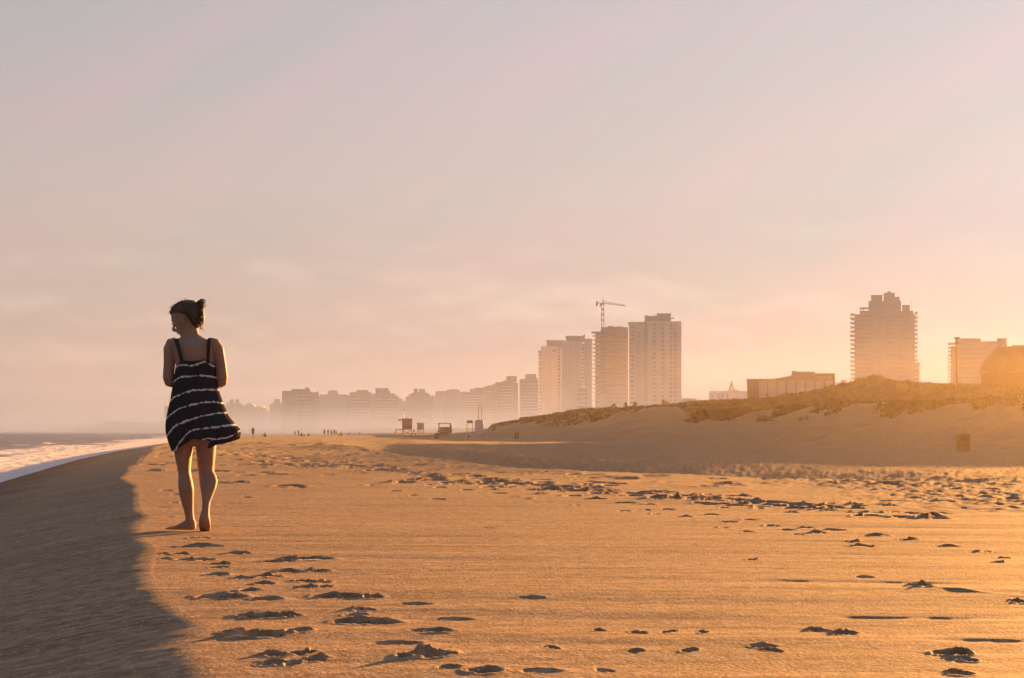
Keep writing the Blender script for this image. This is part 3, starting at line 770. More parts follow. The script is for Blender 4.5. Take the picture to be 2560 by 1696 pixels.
# building and house at the right edge --------------------------------------------
t = Bld('apartment_block', 'wide block with balcony stack behind the light mast at the right edge', 1020, 2460)
t.part('wall', 'brown', [(2377,2560,866,None,0,40), (2388,2452,845.5,866,4,30), (2452,2492,855,866,6,30), (2530,2660,862,None,5,36)])
t.part('roof_slab', 'slab', [(2452,2492,852.5,855,2,30)])
t.part('roof_canopy', 'slab', [(2370,2388,857,858.6,0,20)])
t.part('roof_block', 'brown', [(2492,2517.5,844.5,866,6,24)])
t.rep('balcony', 'slab', [(2370,2377,868,870,-.5,12), (2370,2370.7,865,868,-.5,12)], frange(0, 90, 9.2))
t.rep('window', 'glass', [(2396,2470,871,874.5,-.2,.2)], frange(0, 80, 12))
Yv = 350
h = Bld('big_house', 'large gabled house with a steep left roof edge, cut by the right frame edge', Yv, 2540, cat='house')
f = lambda x: PX(x, Yv) - h.o.x
g = lambda y: PZ(y, Yv) - h.o.z
m = MB(); m.prism([(f(2453), 0), (f(2790), 0), (f(2790), g(930)), (f(2453), g(930))], 0, 22); h.sh(m).build('wall', M['brown'], h.root, fix=True)
m = MB(); m.prism([(f(2446), g(925)), (f(2450), g(932)), (f(2790), g(932)), (f(2800), g(925)), (f(2755), g(867)), (f(2497), g(867.5)), (f(2491), g(868.5))], -.8, 23); h.sh(m).build('roof', M['roofing'], h.root, fix=True)
h.part('chimney', 'brown', [(2498.5,2502,862,868,6,8)])

# distant church ----------------------------------------------------------------
Yc = 1500
h = Bld('church', 'pale distant church with a slender statue spire left of the long hall', Yc, 1820)
f = lambda x: PX(x, Yc) - h.o.x
g = lambda y: PZ(y, Yc) - h.o.z
h.part('wall', 'white', [(1772.5,1872,978,None,0,30), (1820,1845,974,978,4,20)])
m = MB()
for x in (1826.5, 1838): m.tube([(f(x), 8, g(974)), (f(1832), 8, g(962))], [1.0, .6], 6)
m.tube([(f(1832), 8, g(964)), (f(1832), 8, g(958)), (f(1832), 8, g(950.5))], [1.5, 1.1, .15], 6)
m.tube([(f(1829), 8, g(959)), (f(1835), 8, g(959))], .5, 6)
m.build('spire', M['concrete'], h.root)
for k in range(4): h.part('window', 'glass', [(1780 + k * 12, 1785 + k * 12, 986, 996, -.1, .2)])
h.part('portal', 'glass', [(1796, 1801, 984, 1000, -.3, -.1)])
for (x0, x1, yt, lb) in [(1704, 1741, 997, 'low pale roofline beside the foot of the white tower'), (2090, 2131, 957, 'faint low roofs between long hall and lone tower')]:
    t = Bld('low_building', lb, 900, (x0 + x1) / 2)
    t.part('wall', 'concrete', [(x0, x1, yt, None, 0, 14)])
    t.part('roof_block', 'concrete', [(x0 + .3 * (x1 - x0), x0 + .62 * (x1 - x0), yt - 7 if x0 > 2000 else yt - 1.5, yt, 3, 10)])

# the receding row of blocks along the bay --------------------------------------------
def row(Y, label, body, blocks=(), grooves=(), bands=None, name='apartment_block', mat='concrete', grp='apartment blocks along the bay', fh=None):
    xs = [b[0] for b in body] + [b[1] for b in body]
    t = Bld(name, label, Y, (min(xs) + max(xs)) / 2, grp, shear=.20)
    t.part('wall', mat, [(x0, x1, yt, None, k * 1.2, 13 + k) for k, (x0, x1, yt) in enumerate(body)])
    for (x0, x1, yt, yb) in blocks: t.part('roof_block', mat, [(x0, x1, yt, yb, 2, 9)])
    for (x0, x1, yt) in grooves: t.part('stair_shaft', 'brown', [(x0, x1, yt, None, -.6, 0)])
    if bands:
        for (x0, x1, y0, y1, d) in bands:
            t.rep('window', 'glass', [(x0, x1, y0, y0 + 2.4, d - .15, d + .2)], frange(0, y1 - y0, fh or 3.1 / Y * FPX))
            t.rep('balcony', 'slab', [(x0, x1, y0 + 4.0, y0 + 5.0, d - 1.0, d)], frange(0, y1 - y0, fh or 3.1 / Y * FPX))
    return t
row(1750, 'pale block with tank on its roof just left of the slim tower', [(1305.5,1346,948.5),(1311,1345,946.5)], [(1318,1341.5,935.5,948)], bands=[(1308,1343,956,1030,0)])
row(1800, 'block with balcony column and square rooftop tank, second left of the slim tower', [(1244,1283.5,955.5),(1283.5,1296,957),(1237,1244,961)], [(1270,1292.8,940.5,955.5),(1262,1268,951,955.5)], grooves=[(1286,1291,960)], bands=[(1250,1282,962,1035,0)])
row(1900, 'rounded narrow block beside the block with balcony column', [(1210,1236,969),(1217,1233,966)], [(1222,1230,964,966)], bands=[(1212,1232,975,1040,0)])
row(2000, 'stepped block between rounded narrow block and the flat-topped ones', [(1158,1208,980),(1180,1206,973)], [(1188,1206,970,973)], bands=[(1162,1204,986,1045,0)])
row(2100, 'flat-topped faint block with stepped-in shoulders in the middle of the bay row', [(1115,1157,981),(1120,1150,975)], [(1126,1144,973.5,975)])
row(2150, 'small faint block with flat raised roof right of the twin chimneys block', [(1082,1118,989),(1093,1114,978)], [])
row(1700, 'block with two square chimneys and sloping right shoulder', [(1019,1080,992),(1026,1076,986),(1034,1072,982)], [(1038,1046,972,982),(1051,1063.5,973,982)], grooves=[(1035,1038,985)])
row(2200, 'low faint roofs in the gap left of the two-chimney block', [(996,1016,1003),(996,1006,996)], [])
row(1650, 'block with twin rooftop boxes just left of the gap in the row', [(933,996,990),(936,988,984),(944,976,977)], [(941,956,970.5,977),(959.5,971.5,971,977)], grooves=[(951,957,986)], bands=[(940,990,994,1040,0)])
row(1720, 'wide block with one broad rooftop box in the bay row', [(869,933,988),(878,930,981)], [(893,920.5,975.5,981)], bands=[(872,930,993,1040,0)])
row(1950, 'wide block with lumpy rooftop box right of the tall grooved block', [(796,869,990),(803,868,986.5)], [(821,845,977,986.5),(829,838,975.5,977)], grooves=[(858,862,990)])
row(1450, 'tall darker block with vertical grooves, leftmost big one of the bay row', [(708,734,977.5),(732,776,973),(776,797,981)], [(765,772,969,973),(793,797,979,983)], grooves=[(708,711,985),(721.5,724.5,979),(750,755,976),(786,791,983)], bands=[(726,748,984,1060,1.5),(757,774,984,1060,1.5)], mat='brown')
row(2250, 'small block with one chimney left of the tall grooved block', [(675,708,1011),(680,706,1007.5)], [(686,700,998,1008)])
row(2350, 'faint block with two chimneys close to the woman', [(564,609,1013),(568,604,1008.5)], [(575,584.5,998.5,1008.5),(589.5,597.5,998.5,1008.5)])
row(1650, 'thin solitary faint tower seen just left of the woman', [(411,419.5,1015)], [], name='apartment_tower')

# tree masses far along the bay, each mass a real hill of crowns -----------------------
def far_wood(name, label, Y, prof, seed, dep=60):
    rng = np.random.default_rng(seed)
    xs = [p[0] for p in prof]; ys = [p[1] for p in prof]
    n = 150; V = []; F = []
    X = np.linspace(xs[0], xs[-1], n); yt = np.interp(X, xs, ys)
    m = 14
    for j in range(m):
        th = math.pi * j / (m - 1)
        for i in range(n):
            zt = PZ(yt[i], Y) - SEA_Z
            wob = 1 + .10 * float(fbm(X[i] / 5., j * .7, seed, 3)) + .12 * abs(float(fbm(X[i] / 2.2, j * 1.3, seed + 5, 2)))
            e = min(1, (i + .01) / 5, (n - 1 - i + .01) / 5)
            V.append((PX(X[i], Y), Y - math.cos(th) * dep * .5 * wob, SEA_Z - 1 + (zt * math.sin(th) ** .7 * wob + 1) * (e ** .5)))
    for j in range(m - 1):
        for i in range(n - 1):
            a = j * n + i; F.append((a, a + 1, a + n + 1, a + n))
    me = bpy.data.meshes.new(name); me.from_pydata(V, [], F)
    o = link(name, me, M['leaf'], None, False)
    tag(o, label, 'trees', kind='stuff')
far_wood('headland_wood', 'hazy wooded headland beyond the sea', 2000, [(196,1076),(205,1069),(225,1067),(252,1066),(258,1061),(268,1057),(284,1054.5),(298,1056.5),(311,1055.5),(322,1060),(333,1057),(348,1058.5),(360,1056),(380,1058),(406,1054),(440,1056),(475,1052),(520,1050),(560,1046)], 5)
far_wood('bay_wood', 'faint band of trees on the bay shore right of the woman', 2450, [(600,1030),(609,1018),(620,1014),(632,1012),(640,1017),(655,1018),(668,1023),(680,1034),(700,1040)], 6)
far_wood('bay_wood', 'faint low trees at the foot of the grooved block', 2150, [(700,1052),(740,1046),(800,1050),(860,1046),(940,1049),(1000,1046),(1080,1050),(1160,1046),(1240,1050),(1330,1048)], 8)

# ------------------------------------------------------------------ world
world = bpy.data.worlds.new('World'); sc.world = world; world.use_nodes = True
nt = world.node_tree; N = nt.nodes; L = nt.links
for n in list(N): N.remove(n)
out = N.new('ShaderNodeOutputWorld'); bg = N.new('ShaderNodeBackground'); L.new(bg.outputs[0], out.inputs[0])
SKY_STR = .124
bg.inputs['Strength'].default_value = SKY_STR
tc = N.new('ShaderNodeTexCoord')
sepx = N.new('ShaderNodeSeparateXYZ'); L.new(tc.outputs['Generated'], sepx.inputs[0])
def wm(op, a, b=None, c=None, clamp=False):
    n = N.new('ShaderNodeMath'); n.operation = op; n.use_clamp = clamp
    for i, v in enumerate((a, b, c)):
        if v is None: continue
        if isinstance(v, (int, float)): n.inputs[i].default_value = v
        else: L.new(v, n.inputs[i])
    return n.outputs[0]
def wmix(f, a, b, mode='MIX'):
    x = N.new('ShaderNodeMix'); x.data_type = 'RGBA'; x.blend_type = mode
    for s, v in ((x.inputs[0], f), (x.inputs[6], a), (x.inputs[7], b)):
        if isinstance(v, (int, float)): s.default_value = v
        elif isinstance(v, tuple): s.default_value = (*v, 1)
        else: L.new(v, s)
    return x.outputs[2]
el = sepx.outputs['Z']
gr = N.new('ShaderNodeValToRGB'); L.new(wm('MULTIPLY', el, 2.0), gr.inputs['Fac'])
GRAD = [(0.0, (.46,.335,.27)), (.06, (.49,.37,.315)), (.15, (.535,.43,.37)), (.28, (.54,.468,.445)), (.48, (.465,.44,.475)), (.85, (.20,.19,.24)), (1.0, (.15,.15,.20))]
e = gr.color_ramp.elements
while len(e) < len(GRAD): e.new(.5)
for k, (p, c) in enumerate(GRAD): e[k].position = p; e[k].color = (*c, 1)
# cosine to the sun (horizontal spread wider than vertical comes from the haze itself)
dot = N.new('ShaderNodeVectorMath'); dot.operation = 'DOT_PRODUCT'; L.new(tc.outputs['Generated'], dot.inputs[0]); dot.inputs[1].default_value = sdir
cs = wm('MAXIMUM', dot.outputs['Value'], 0.0)
back = wm('MULTIPLY_ADD', dot.outputs['Value'], .30, .74, clamp=True)
col = wmix(1.0, gr.outputs['Color'], back, 'MULTIPLY')
g1 = wm('POWER', cs, 10.0); g2 = wm('POWER', cs, 90.0)
col = wmix(1.0, col, wmix(1.0, (.30,.225,.185), g1, 'MULTIPLY'), 'ADD')
col = wmix(1.0, col, wmix(1.0, (.14,.2,.28), g2, 'MULTIPLY'), 'ADD')
# diagonal tint bands painted into the sky glow: noise stretched along one slant
side = Vector((0, 0, 1)).cross(sdir).normalized(); upv = sdir.cross(side).normalized()
def dotc(v):
    d = N.new('ShaderNodeVectorMath'); d.operation = 'DOT_PRODUCT'; L.new(tc.outputs['Generated'], d.inputs[0]); d.inputs[1].default_value = v
    return d.outputs['Value']
ang = N.new('ShaderNodeMath'); ang.operation = 'ARCTAN2'; L.new(dotc(upv), ang.inputs[0]); L.new(dotc(-side), ang.inputs[1])
cmb = N.new('ShaderNodeCombineXYZ'); L.new(wm('MULTIPLY', dotc(Vector((.86, 0, .50))), 2.2), cmb.inputs[0]); L.new(wm('MULTIPLY', dotc(Vector((-.50, 0, .86))), 13.0), cmb.inputs[1])
ns = N.new('ShaderNodeTexNoise'); ns.inputs['Scale'].default_value = 1.3; ns.inputs['Detail'].default_value = 2.5; L.new(cmb.outputs[0], ns.inputs['Vector'])
cst = N.new('ShaderNodeValToRGB'); L.new(ns.outputs['Fac'], cst.inputs['Fac'])
q = cst.color_ramp.elements; q[0].position = .38; q[0].color = (.94,.985,.975,1); q[1].position = .62; q[1].color = (1.07,.98,1.0,1)
col = wmix(1.0, col, cst.outputs['Color'], 'MULTIPLY')
# soft low clouds near the horizon
mp = N.new('ShaderNodeMapping'); mp.inputs['Scale'].default_value = (1, 1, 3.4); L.new(tc.outputs['Generated'], mp.inputs['Vector'])
mp.inputs['Location'].default_value = (.37, 0, .21)
nc_ = N.new('ShaderNodeTexNoise'); nc_.inputs['Scale'].default_value = 7.5; nc_.inputs['Detail'].default_value = 9; nc_.inputs['Roughness'].default_value = .58
L.new(mp.outputs[0], nc_.inputs['Vector'])
ca = N.new('ShaderNodeValToRGB'); L.new(nc_.outputs['Fac'], ca.inputs['Fac']); ca.color_ramp.elements[0].position = .50; ca.color_ramp.elements[1].position = .66
band = N.new('ShaderNodeValToRGB'); L.new(el, band.inputs['Fac'])
q = band.color_ramp.elements; q[0].position = .012; q[0].color = (0,0,0,1); q[1].position = .05; q[1].color = (1,1,1,1)
q2 = q.new(.085); q2.color = (.8,.8,.8,1); q3 = q.new(.125); q3.color = (0,0,0,1)
mpo = N.new('ShaderNodeMapping'); mpo.inputs['Location'].default_value = (.367, .004, .18); mpo.inputs['Scale'].default_value = (1, 1, 3.4); L.new(tc.outputs['Generated'], mpo.inputs['Vector'])
nd = N.new('ShaderNodeTexNoise'); nd.inputs['Scale'].default_value = 7.5; nd.inputs['Detail'].default_value = 9; nd.inputs['Roughness'].default_value = .58; L.new(mpo.outputs[0], nd.inputs['Vector'])
edge = wm('SUBTRACT', nc_.outputs['Fac'], nd.outputs['Fac'])
cl = wm('MULTIPLY', wmix(1.0, ca.outputs['Color'], band.outputs['Color'], 'MULTIPLY'), .40)
col = wmix(cl, col, wmix(1.0, col, (.83,.80,.81), 'MULTIPLY'))
ed = wm('MULTIPLY', wm('MULTIPLY', wm('MAXIMUM', edge, 0.0), 1.3), band.outputs['Color'])
col = wmix(1.0, col, wmix(1.0, (.9,.7,.5), ed, 'MULTIPLY'), 'ADD')
# physical sky mixed in for the part of the light overhead
nis = N.new('ShaderNodeTexSky'); nis.sky_type = 'NISHITA'; nis.sun_disc = False
nis.sun_elevation = R(SUN_EL); nis.sun_rotation = R(SUN_AZ); nis.dust_density = 3.0
hi = N.new('ShaderNodeMapRange'); L.new(el, hi.inputs[0]); hi.inputs[1].default_value = .3; hi.inputs[2].default_value = .8; hi.inputs[3].default_value = 0; hi.inputs[4].default_value = .35
hi.clamp = True
col = wmix(hi.outputs[0], col, wmix(1.0, nis.outputs[0], (.8,.8,.8), 'MULTIPLY'))
L.new(col, bg.inputs['Color'])

sun = bpy.data.lights.new('sun', 'SUN'); sun.energy = 5.0; sun.angle = R(.5); sun.color = SUN_COL
so = bpy.data.objects.new('sun', sun); COL.objects.link(so)
so.rotation_euler = (-sdir).to_track_quat('-Z', 'Y').to_euler(); so.location = (60, 120, 60)

# ------------------------------------------------------------------ air
def air(name, x0, x1, y0, y1, z0, z1, col_, dens, aniso, label):
    m = MB(); m.box(x0, x1, y0, y1, z0, z1)
    mt = bpy.data.materials.new(name + '_air'); mt.use_nodes = True
    n = mt.node_tree; n.nodes.clear()
    o_ = n.nodes.new('ShaderNodeOutputMaterial'); v = n.nodes.new('ShaderNodeVolumePrincipled')
    v.inputs['Color'].default_value = (*col_, 1); v.inputs['Density'].default_value = dens; v.inputs['Anisotropy'].default_value = aniso
    n.links.new(v.outputs[0], o_.inputs['Volume'])
    o = m.build(name, mt); tag(o, label, 'haze', kind='stuff')
    return o
HAZE = dict(col_=(.190,.280,.715), dens=3.0e-4, aniso=.21)
air('haze', -2400, 2400, -120, 5500, -6, 125, label='warm evening haze filling the air over beach and city', **HAZE)
MIST = [(19, 2.6e-4), (11, 4.2e-4), (6, 7.0e-4)]
for k, (zt, dn) in enumerate(MIST):
    air('sea_mist', -1500 - k, 500 + k, 330 + 37 * k, 3400 + 20 * k, -5.5 - .1 * k, zt, (.29,.43,.98), dn, .3, 'pale spray mist hanging low along the far beach')

air('glow_veil', -16, 60, 20, 62, -3, 3.2, (.97,.77,.38), 7.2e-4, .75, 'added thin air volume standing in for the orange sun glow at right')  # added volume that catches the sun to lay an orange veil over the dunes
vs = sc.view_settings
sc.display_settings.display_device = 'sRGB'
vs.view_transform = 'Standard'; vs.look = 'None'; vs.gamma = 1; vs.use_curve_mapping = False
vs.exposure = EXPO
sc.cycles.volume_bounces = 0
sc.cycles.max_bounces = 5
sc.cycles.diffuse_bounces = 2
sc.cycles.use_denoising = True
# ------------------------------------------------------------------ the woman
YW = 12.4; KW = FPX / YW
GW = ground(PX(470, YW), YW)
def W(px, py, dy=0.0):
    """photo pixel on the woman's plane, dy metres further from the camera"""
    return Vector(((px - CX) / KW, YW + dy, CAMZ + (HY - py) / KW))
def ring_h(px, py, hw, dy, hd, n=20, tilt=0.0, sq=2.0):
    c = W(px, py, dy); w = hw / KW; pts = []
    for k in range(n):
        a = 2 * math.pi * k / n
        ca, sa = math.cos(a), math.sin(a)
        x = w * math.copysign(abs(ca) ** (2 / sq), ca); y = hd * math.copysign(abs(sa) ** (2 / sq), sa)
        pts.append(c + Vector((x, y, tilt * x)))
    return pts

skin, nts, bs = nmat('skin', (.42,.26,.19), .65, .12)
bs.inputs['Subsurface Weight'].default_value = .03
bs.inputs['Subsurface Radius'].default_value = (.02, .008, .004)
nz_ = nts.nodes.new('ShaderNodeTexNoise'); nz_.inputs['Scale'].default_value = 9; nz_.inputs['Detail'].default_value = 4
crs = nts.nodes.new('ShaderNodeValToRGB'); crs.color_ramp.elements[0].color = (.30,.185,.135,1); crs.color_ramp.elements[1].color = (.385,.245,.18,1)
tcs = nts.nodes.new('ShaderNodeTexCoord'); nts.links.new(tcs.outputs['Object'], nz_.inputs['Vector'])
nts.links.new(nz_.outputs['Fac'], crs.inputs['Fac']); nts.links.new(crs.outputs['Color'], bs.inputs['Base Color'])
M['skin'] = skin
M['hair'] = noise_mat('brown_hair', (.038,.024,.018), (.11,.062,.034), 14, .5, .4, bump=.004, bscale=90, stretch=(1, 1, .35))
M['strap'] = noise_mat('navy_strap', (.020,.022,.027), (.028,.030,.036), 30, .85)

wom = empty('person', (W(474, 1325).x, YW, GW))
tag(wom, 'woman walking away in a short dark dress with pale wavy stripes, hair in a bun', 'person')
WO = wom.location.copy()
def shift(mb):
    mb.v = [tuple(Vector(p) - WO) for p in mb.v]; return mb

b = MB()
# torso and hips
b.loft([ring_h(*a) for a in [
    (480,1112,50,.01,.10),(481,1098,55,.01,.118),(482,1080,56,.01,.128),(483,1060,54,.01,.125),(484,1035,49,.00,.11),(486,1005,42,-.005,.098),(487,975,39,-.01,.094),
    (488,945,42,-.01,.100),(488,915,46,-.01,.108),(486,890,49,-.01,.112),(484,873,53,-.005,.108),(482,862,55,.0,.095),(481,853,46,.005,.075),(479,845,31,.01,.062),(477,836,19,.02,.055),(476,824,15.5,.025,.052),(475,812,15,.03,.052)]])
# neck into the skull
b.tube([W(479,850,.012), W(476,828,.022), W(472,806,.03)], [.062,.052,.05], 14)
# legs
b.loft([ring_h(.5*(x0+x1), py, .5*(x1-x0), dy, hd) for py, x0, x1, dy, hd in [
    (1085,430,482,.0,.105),(1100,432,485,.0,.098),(1120,434,482,.005,.092),(1145,437,478,.015,.080),(1165,441,475.5,.02,.070),(1180,444,475,.022,.064),(1192,445.5,477.5,.015,.062),(1206,446,482,-.005,.064),(1222,447,485.5,-.015,.063),(1240,450,485,-.01,.055),(1258,454,484,.0,.046),(1276,459.5,483.5,.005,.040),(1290,462.5,484,.008,.038),(1302,463,486,.012,.042),(1314,461,488,.012,.046),(1322,462,488.5,.012,.044),(1325,464,486,.012,.038)]])
b.loft([ring_h(.5*(x0+x1), py, .5*(x1-x0), dy, hd) for py, x0, x1, dy, hd in [
    (1085,486,544,.0,.105),(1105,488.5,541,.01,.098),(1125,489,538,.02,.090),(1148,490,535,.035,.080),(1165,490.5,532.5,.045,.070),(1178,492,532,.045,.064),(1190,495,539,.030,.063),(1204,498,544,.005,.064),(1220,502,541.5,-.02,.060),(1238,506.5,535.5,-.04,.051),(1256,510,529.5,-.065,.042),(1272,510,529,-.085,.037),(1284,507.5,530,-.10,.040),(1293,505,531,-.105,.045),(1302,503,532,-.10,.042),(1313,501.5,531.5,-.075,.032),(1322,501,529,-.045,.026),(1330,502,525,-.01,.022),(1333.5,504,521,.012,.015)]])
# left foot pointing sideways, toes at the image left
def vring(px, top, bot, hd, dy, n=16):
    a = W(px, top, dy); c = W(px, bot, dy); m_ = (a + c) / 2; h = (a.z - c.z) / 2
    return [m_ + Vector((0, math.cos(2*math.pi*k/n) * hd, math.sin(2*math.pi*k/n) * h)) for k in range(n)]
b.loft([vring(*a) for a in [(488.5,1305,1322,.020,.012),(485,1298,1325,.031,.012),(476,1296,1326,.036,.012),(465,1300,1326,.036,.016),(455,1305,1325.5,.038,.022),(445,1311,1325.5,.042,.030),(434,1316,1325.5,.046,.038),(426,1318.5,1325.5,.046,.044)]])
for k, (l, ty) in enumerate([(11,-.036),(13.5,-.018),(14,.0),(13,.017),(12,.036)]):
    r = .0085 if k else .008
    if k == 4: r = .012
    b.tube([W(431,1321.5,.042+ty), W(426-l*.5,1321.8,.046+ty), W(425-l,1323.3,.048+ty)], [r*1.05, r, r*.7], 8)
# right toes pressed into the sand
for k in range(5):
    x = 505 + k * 3.7; r = .0085 if k else .012
    b.tube([W(x,1326,-.01), W(x,1331.5,.02), W(x,1333,.045)], [r, r, r*.75], 8)
# arms: the forearms go forward, out of sight behind the body
def arm(pts): b.tube([W(*p[:3]) for p in pts], [p[3] for p in pts], 16)
arm([(441,862,.0,.055),(431,863,.0,.055),(426,875,.0,.052),(424.5,892,.002,.045),(423.5,912,.0,.042),(422,930,-.003,.0405),(421.5,944,-.005,.041),(423,955,.01,.039),(430,957,.045,.037),(441,951,.10,.034),(453,943,.16,.028),(461,938,.205,.022)])
arm([(523,862,.0,.055),(535,864,.0,.055),(543,876,.0,.051),(547,892,.002,.044),(551,912,.0,.0415),(554,930,-.003,.040),(555.5,944,-.005,.041),(554,955,.01,.039),(547,958,.045,.037),(533,953,.10,.034),(517,945,.16,.028),(506,939,.205,.022)])
# hands meeting in front of the waist
for sx, wx in ((1, 461), (-1, 506)):
    w0 = W(wx, 938, .205)
    b.loft([[w0 + Vector((sx * dx, dyy + math.cos(2*math.pi*k/12) * t_, dz + math.sin(2*math.pi*k/12) * h_)) for k in range(12)] for dx, dyy, dz, t_, h_ in [(-.005,-.004,0,.017,.022),(.02,.012,.004,.017,.032),(.05,.022,.004,.015,.040),(.078,.026,.0,.011,.038)]])
    for k, l in enumerate([.062,.072,.068,.052]):
        z0 = .030 - k * .020
        b.tube([w0 + Vector((sx*.072, .026, z0)), w0 + Vector((sx*(.075+l*.45), .030 - .002*k, z0 - .002)), w0 + Vector((sx*(.075+l*.72), .014, z0 - .006)), w0 + Vector((sx*(.072+l*.72), -.004, z0 - .010))], [.0095,.009,.0082,.007], 8)
    b.tube([w0 + Vector((sx*.018, .01, .024)), w0 + Vector((sx*.040, -.008, .046)), w0 + Vector((sx*.066, -.012, .052))], [.012,.0105,.008], 8)
# head: rings along the head's own up axis
hc = W(444.5, 838, .055)
yaw, pitch, roll = R(107), R(-20), 0
F0 = Vector((-math.sin(R(72)), math.cos(R(72)), 0)).normalized()
Fh = (F0 * math.cos(R(22)) + Vector((0, 0, -1)) * math.sin(R(22))).normalized()
Wd = Fh.cross(Vector((0, 0, 1))).normalized(); Up = Wd.cross(Fh).normalized()
SC = 1.09
base = W(474, 834, .03)
def H(f, w, u): return base + (Fh * f + Wd * w + Up * u) * SC
prof = [(-.012,.052,-.030,.026),(.0,.066,-.036,.034),(.012,.074,-.040,.041),(.026,.072,-.052,.047),(.038,.077,-.062,.051),(.048,.077,-.070,.054),(.060,.076,-.078,.058),(.075,.078,-.086,.063),(.090,.080,-.092,.067),(.103,.079,-.096,.070),(.116,.084,-.099,.072),(.130,.086,-.101,.0735),(.150,.083,-.101,.074),(.172,.073,-.095,.070),(.190,.056,-.080,.058),(.204,.034,-.056,.042),(.212,.010,-.028,.020)]
rings = []
for u, fr, bk, wd in prof:
    c = (fr + bk) / 2; hl = (fr - bk) / 2; pts = []
    for k in range(24):
        a = 2 * math.pi * k / 24
        ca, sa = math.cos(a), math.sin(a)
        e = 2.25
        pts.append(H(c + hl * math.copysign(abs(ca) ** (2/e), ca), wd * math.copysign(abs(sa) ** (2/e), sa), u))
    rings.append(pts)
b.loft(rings)
b.tube([H(.082,0,.112), H(.093,0,.092), H(.108,0,.072), H(.104,0,.064), H(.085,0,.060)], [.009,.0115,.0135,.012,.009], 10)   # nose
for s_ in (-1, 1):
    b.tube([H(.094,s_*.010,.066), H(.088,s_*.014,.064)], [.008,.006], 8)
b.tube([H(.074,-.022,.046), H(.084,-.008,.048), H(.085,.008,.048), H(.074,.022,.046)], [.004,.0068,.0068,.004], 8)    # upper lip
b.tube([H(.074,-.019,.037), H(.083,-.006,.0365), H(.083,.006,.0365), H(.074,.019,.037)], [.004,.0072,.0072,.004], 8)   # lower lip
b.tube([H(.068,-.045,.121), H(.083,-.022,.128), H(.085,0,.124), H(.083,.022,.128), H(.068,.045,.121)], [.006,.0085,.007,.0085,.006], 8)  # brow
for s_ in (-1, 1):
    ew = s_ * .078
    lp = []
    for k in range(13):
        a = 2 * math.pi * k / 12
        lp.append(H(-.010 - .013 * math.cos(a) * (1.0 if math.sin(a) > 0 else .75) - .008 * (math.sin(a) > 0), ew + s_ * (.008 + .006 * math.sin(a + .6)), .092 + .030 * math.sin(a)))
    b.tube(lp, [.0080] * 13, 8)
    b.tube([H(-.008, s_*.070, .066), H(-.010, s_*.076, .092), H(-.013, s_*.074, .112)], [.006,.009,.006], 8)
shift(b)
me0 = b.mesh('tmp_body')
tmp = bpy.data.objects.new('tmp_body', me0); COL.objects.link(tmp)
rm = tmp.modifiers.new('r', 'REMESH'); rm.mode = 'VOXEL'; rm.voxel_size = .0058; rm.adaptivity = 0
smm = tmp.modifiers.new('s', 'SMOOTH'); smm.factor = .5; smm.iterations = 4
dg = bpy.context.evaluated_depsgraph_get()
body_me = bpy.data.meshes.new_from_object(tmp.evaluated_get(dg)); body_me.name = 'body'
bpy.data.objects.remove(tmp)
body_me.materials.clear()
body = link('body', body_me, M['skin'], wom, True)

# ears, one a little larger on the side we see
for s_ in (-1, 1):
    m = MB(); lp = []
    for k in range(15):
        a = 2 * math.pi * k / 14
        lp.append(H(-.012 - .016 * math.cos(a) * (1.0 if math.sin(a) > -.2 else .7), s_ * (.079 + .009 * (math.cos(a) > 0)), .088 + .030 * math.sin(a)))
    m.tube(lp, [.0050] * 15, 8)
    m.tube([H(-.012, s_ * .074, .064), H(-.008, s_ * .078, .080), H(-.012, s_ * .077, .106)], [.007, .009, .006], 8)
    shift(m); m.build('ear', M['skin'], wom, True)
# eyes
m = MB()
for s_ in (-1, 1): m.ball(Vector(H(.076, s_*.031, .101)) - WO, .0125, 8)
M['eye'] = nmat('eye_white', (.55,.5,.47), .25, .5)[0]
m.build('eyes', M['eye'], wom, True)

# hair: cap, bun, tuft and stray locks
hb = MB(); rr = []
hp = [(.030,-.055,-.072,.036),(.045,-.048,-.092,.052),(.062,-.044,-.104,.062),(.080,-.040,-.111,.070),(.098,-.034,-.115,.076),(.112,-.030,-.117,.080),(.126,-.008,-.118,.083),(.140,.026,-.118,.0835),(.152,.058,-.117,.084),(.168,.078,-.114,.081),(.186,.076,-.105,.074),(.203,.060,-.085,.061),(.216,.038,-.058,.042),(.224,.010,-.028,.018)]
rngh = np.random.default_rng(5)
for i, (u, fr, bk, wd) in enumerate(hp):
    c = (fr + bk) / 2; hl = (fr - bk) / 2; pts = []
    for k in range(36):
        a = 2 * math.pi * k / 36; ca, sa = math.cos(a), math.sin(a)
        q_ = 1 + .07 * float(fbm(k / 1.9, i * .55, 33, 3)) + .02 * math.sin(k * 2.6 + i * .8)
        pts.append(H(c + hl * math.copysign(abs(ca) ** .9, ca) * q_, wd * math.copysign(abs(sa) ** .9, sa) * q_, u + .003 * math.sin(k * 1.7)))
    rr.append(pts)
hb.loft(rr)
def lump(px, py, dy, r, sq, seed, amp=.22):
    c = W(px, py, dy); rg = []
    for i in range(1, 10):
        th = math.pi * i / 10
        rg.append([c + Vector((math.sin(th)*math.cos(2*math.pi*k/14)*r*sq[0], math.sin(th)*math.sin(2*math.pi*k/14)*r*sq[1], math.cos(th)*r*sq[2])) * (1 + amp * float(fbm(k * .7, i * .6, seed, 2))) for k in range(14)])
    # lofts grow downwards here
    hb.loft([list(reversed(q_)) for q_ in rg])
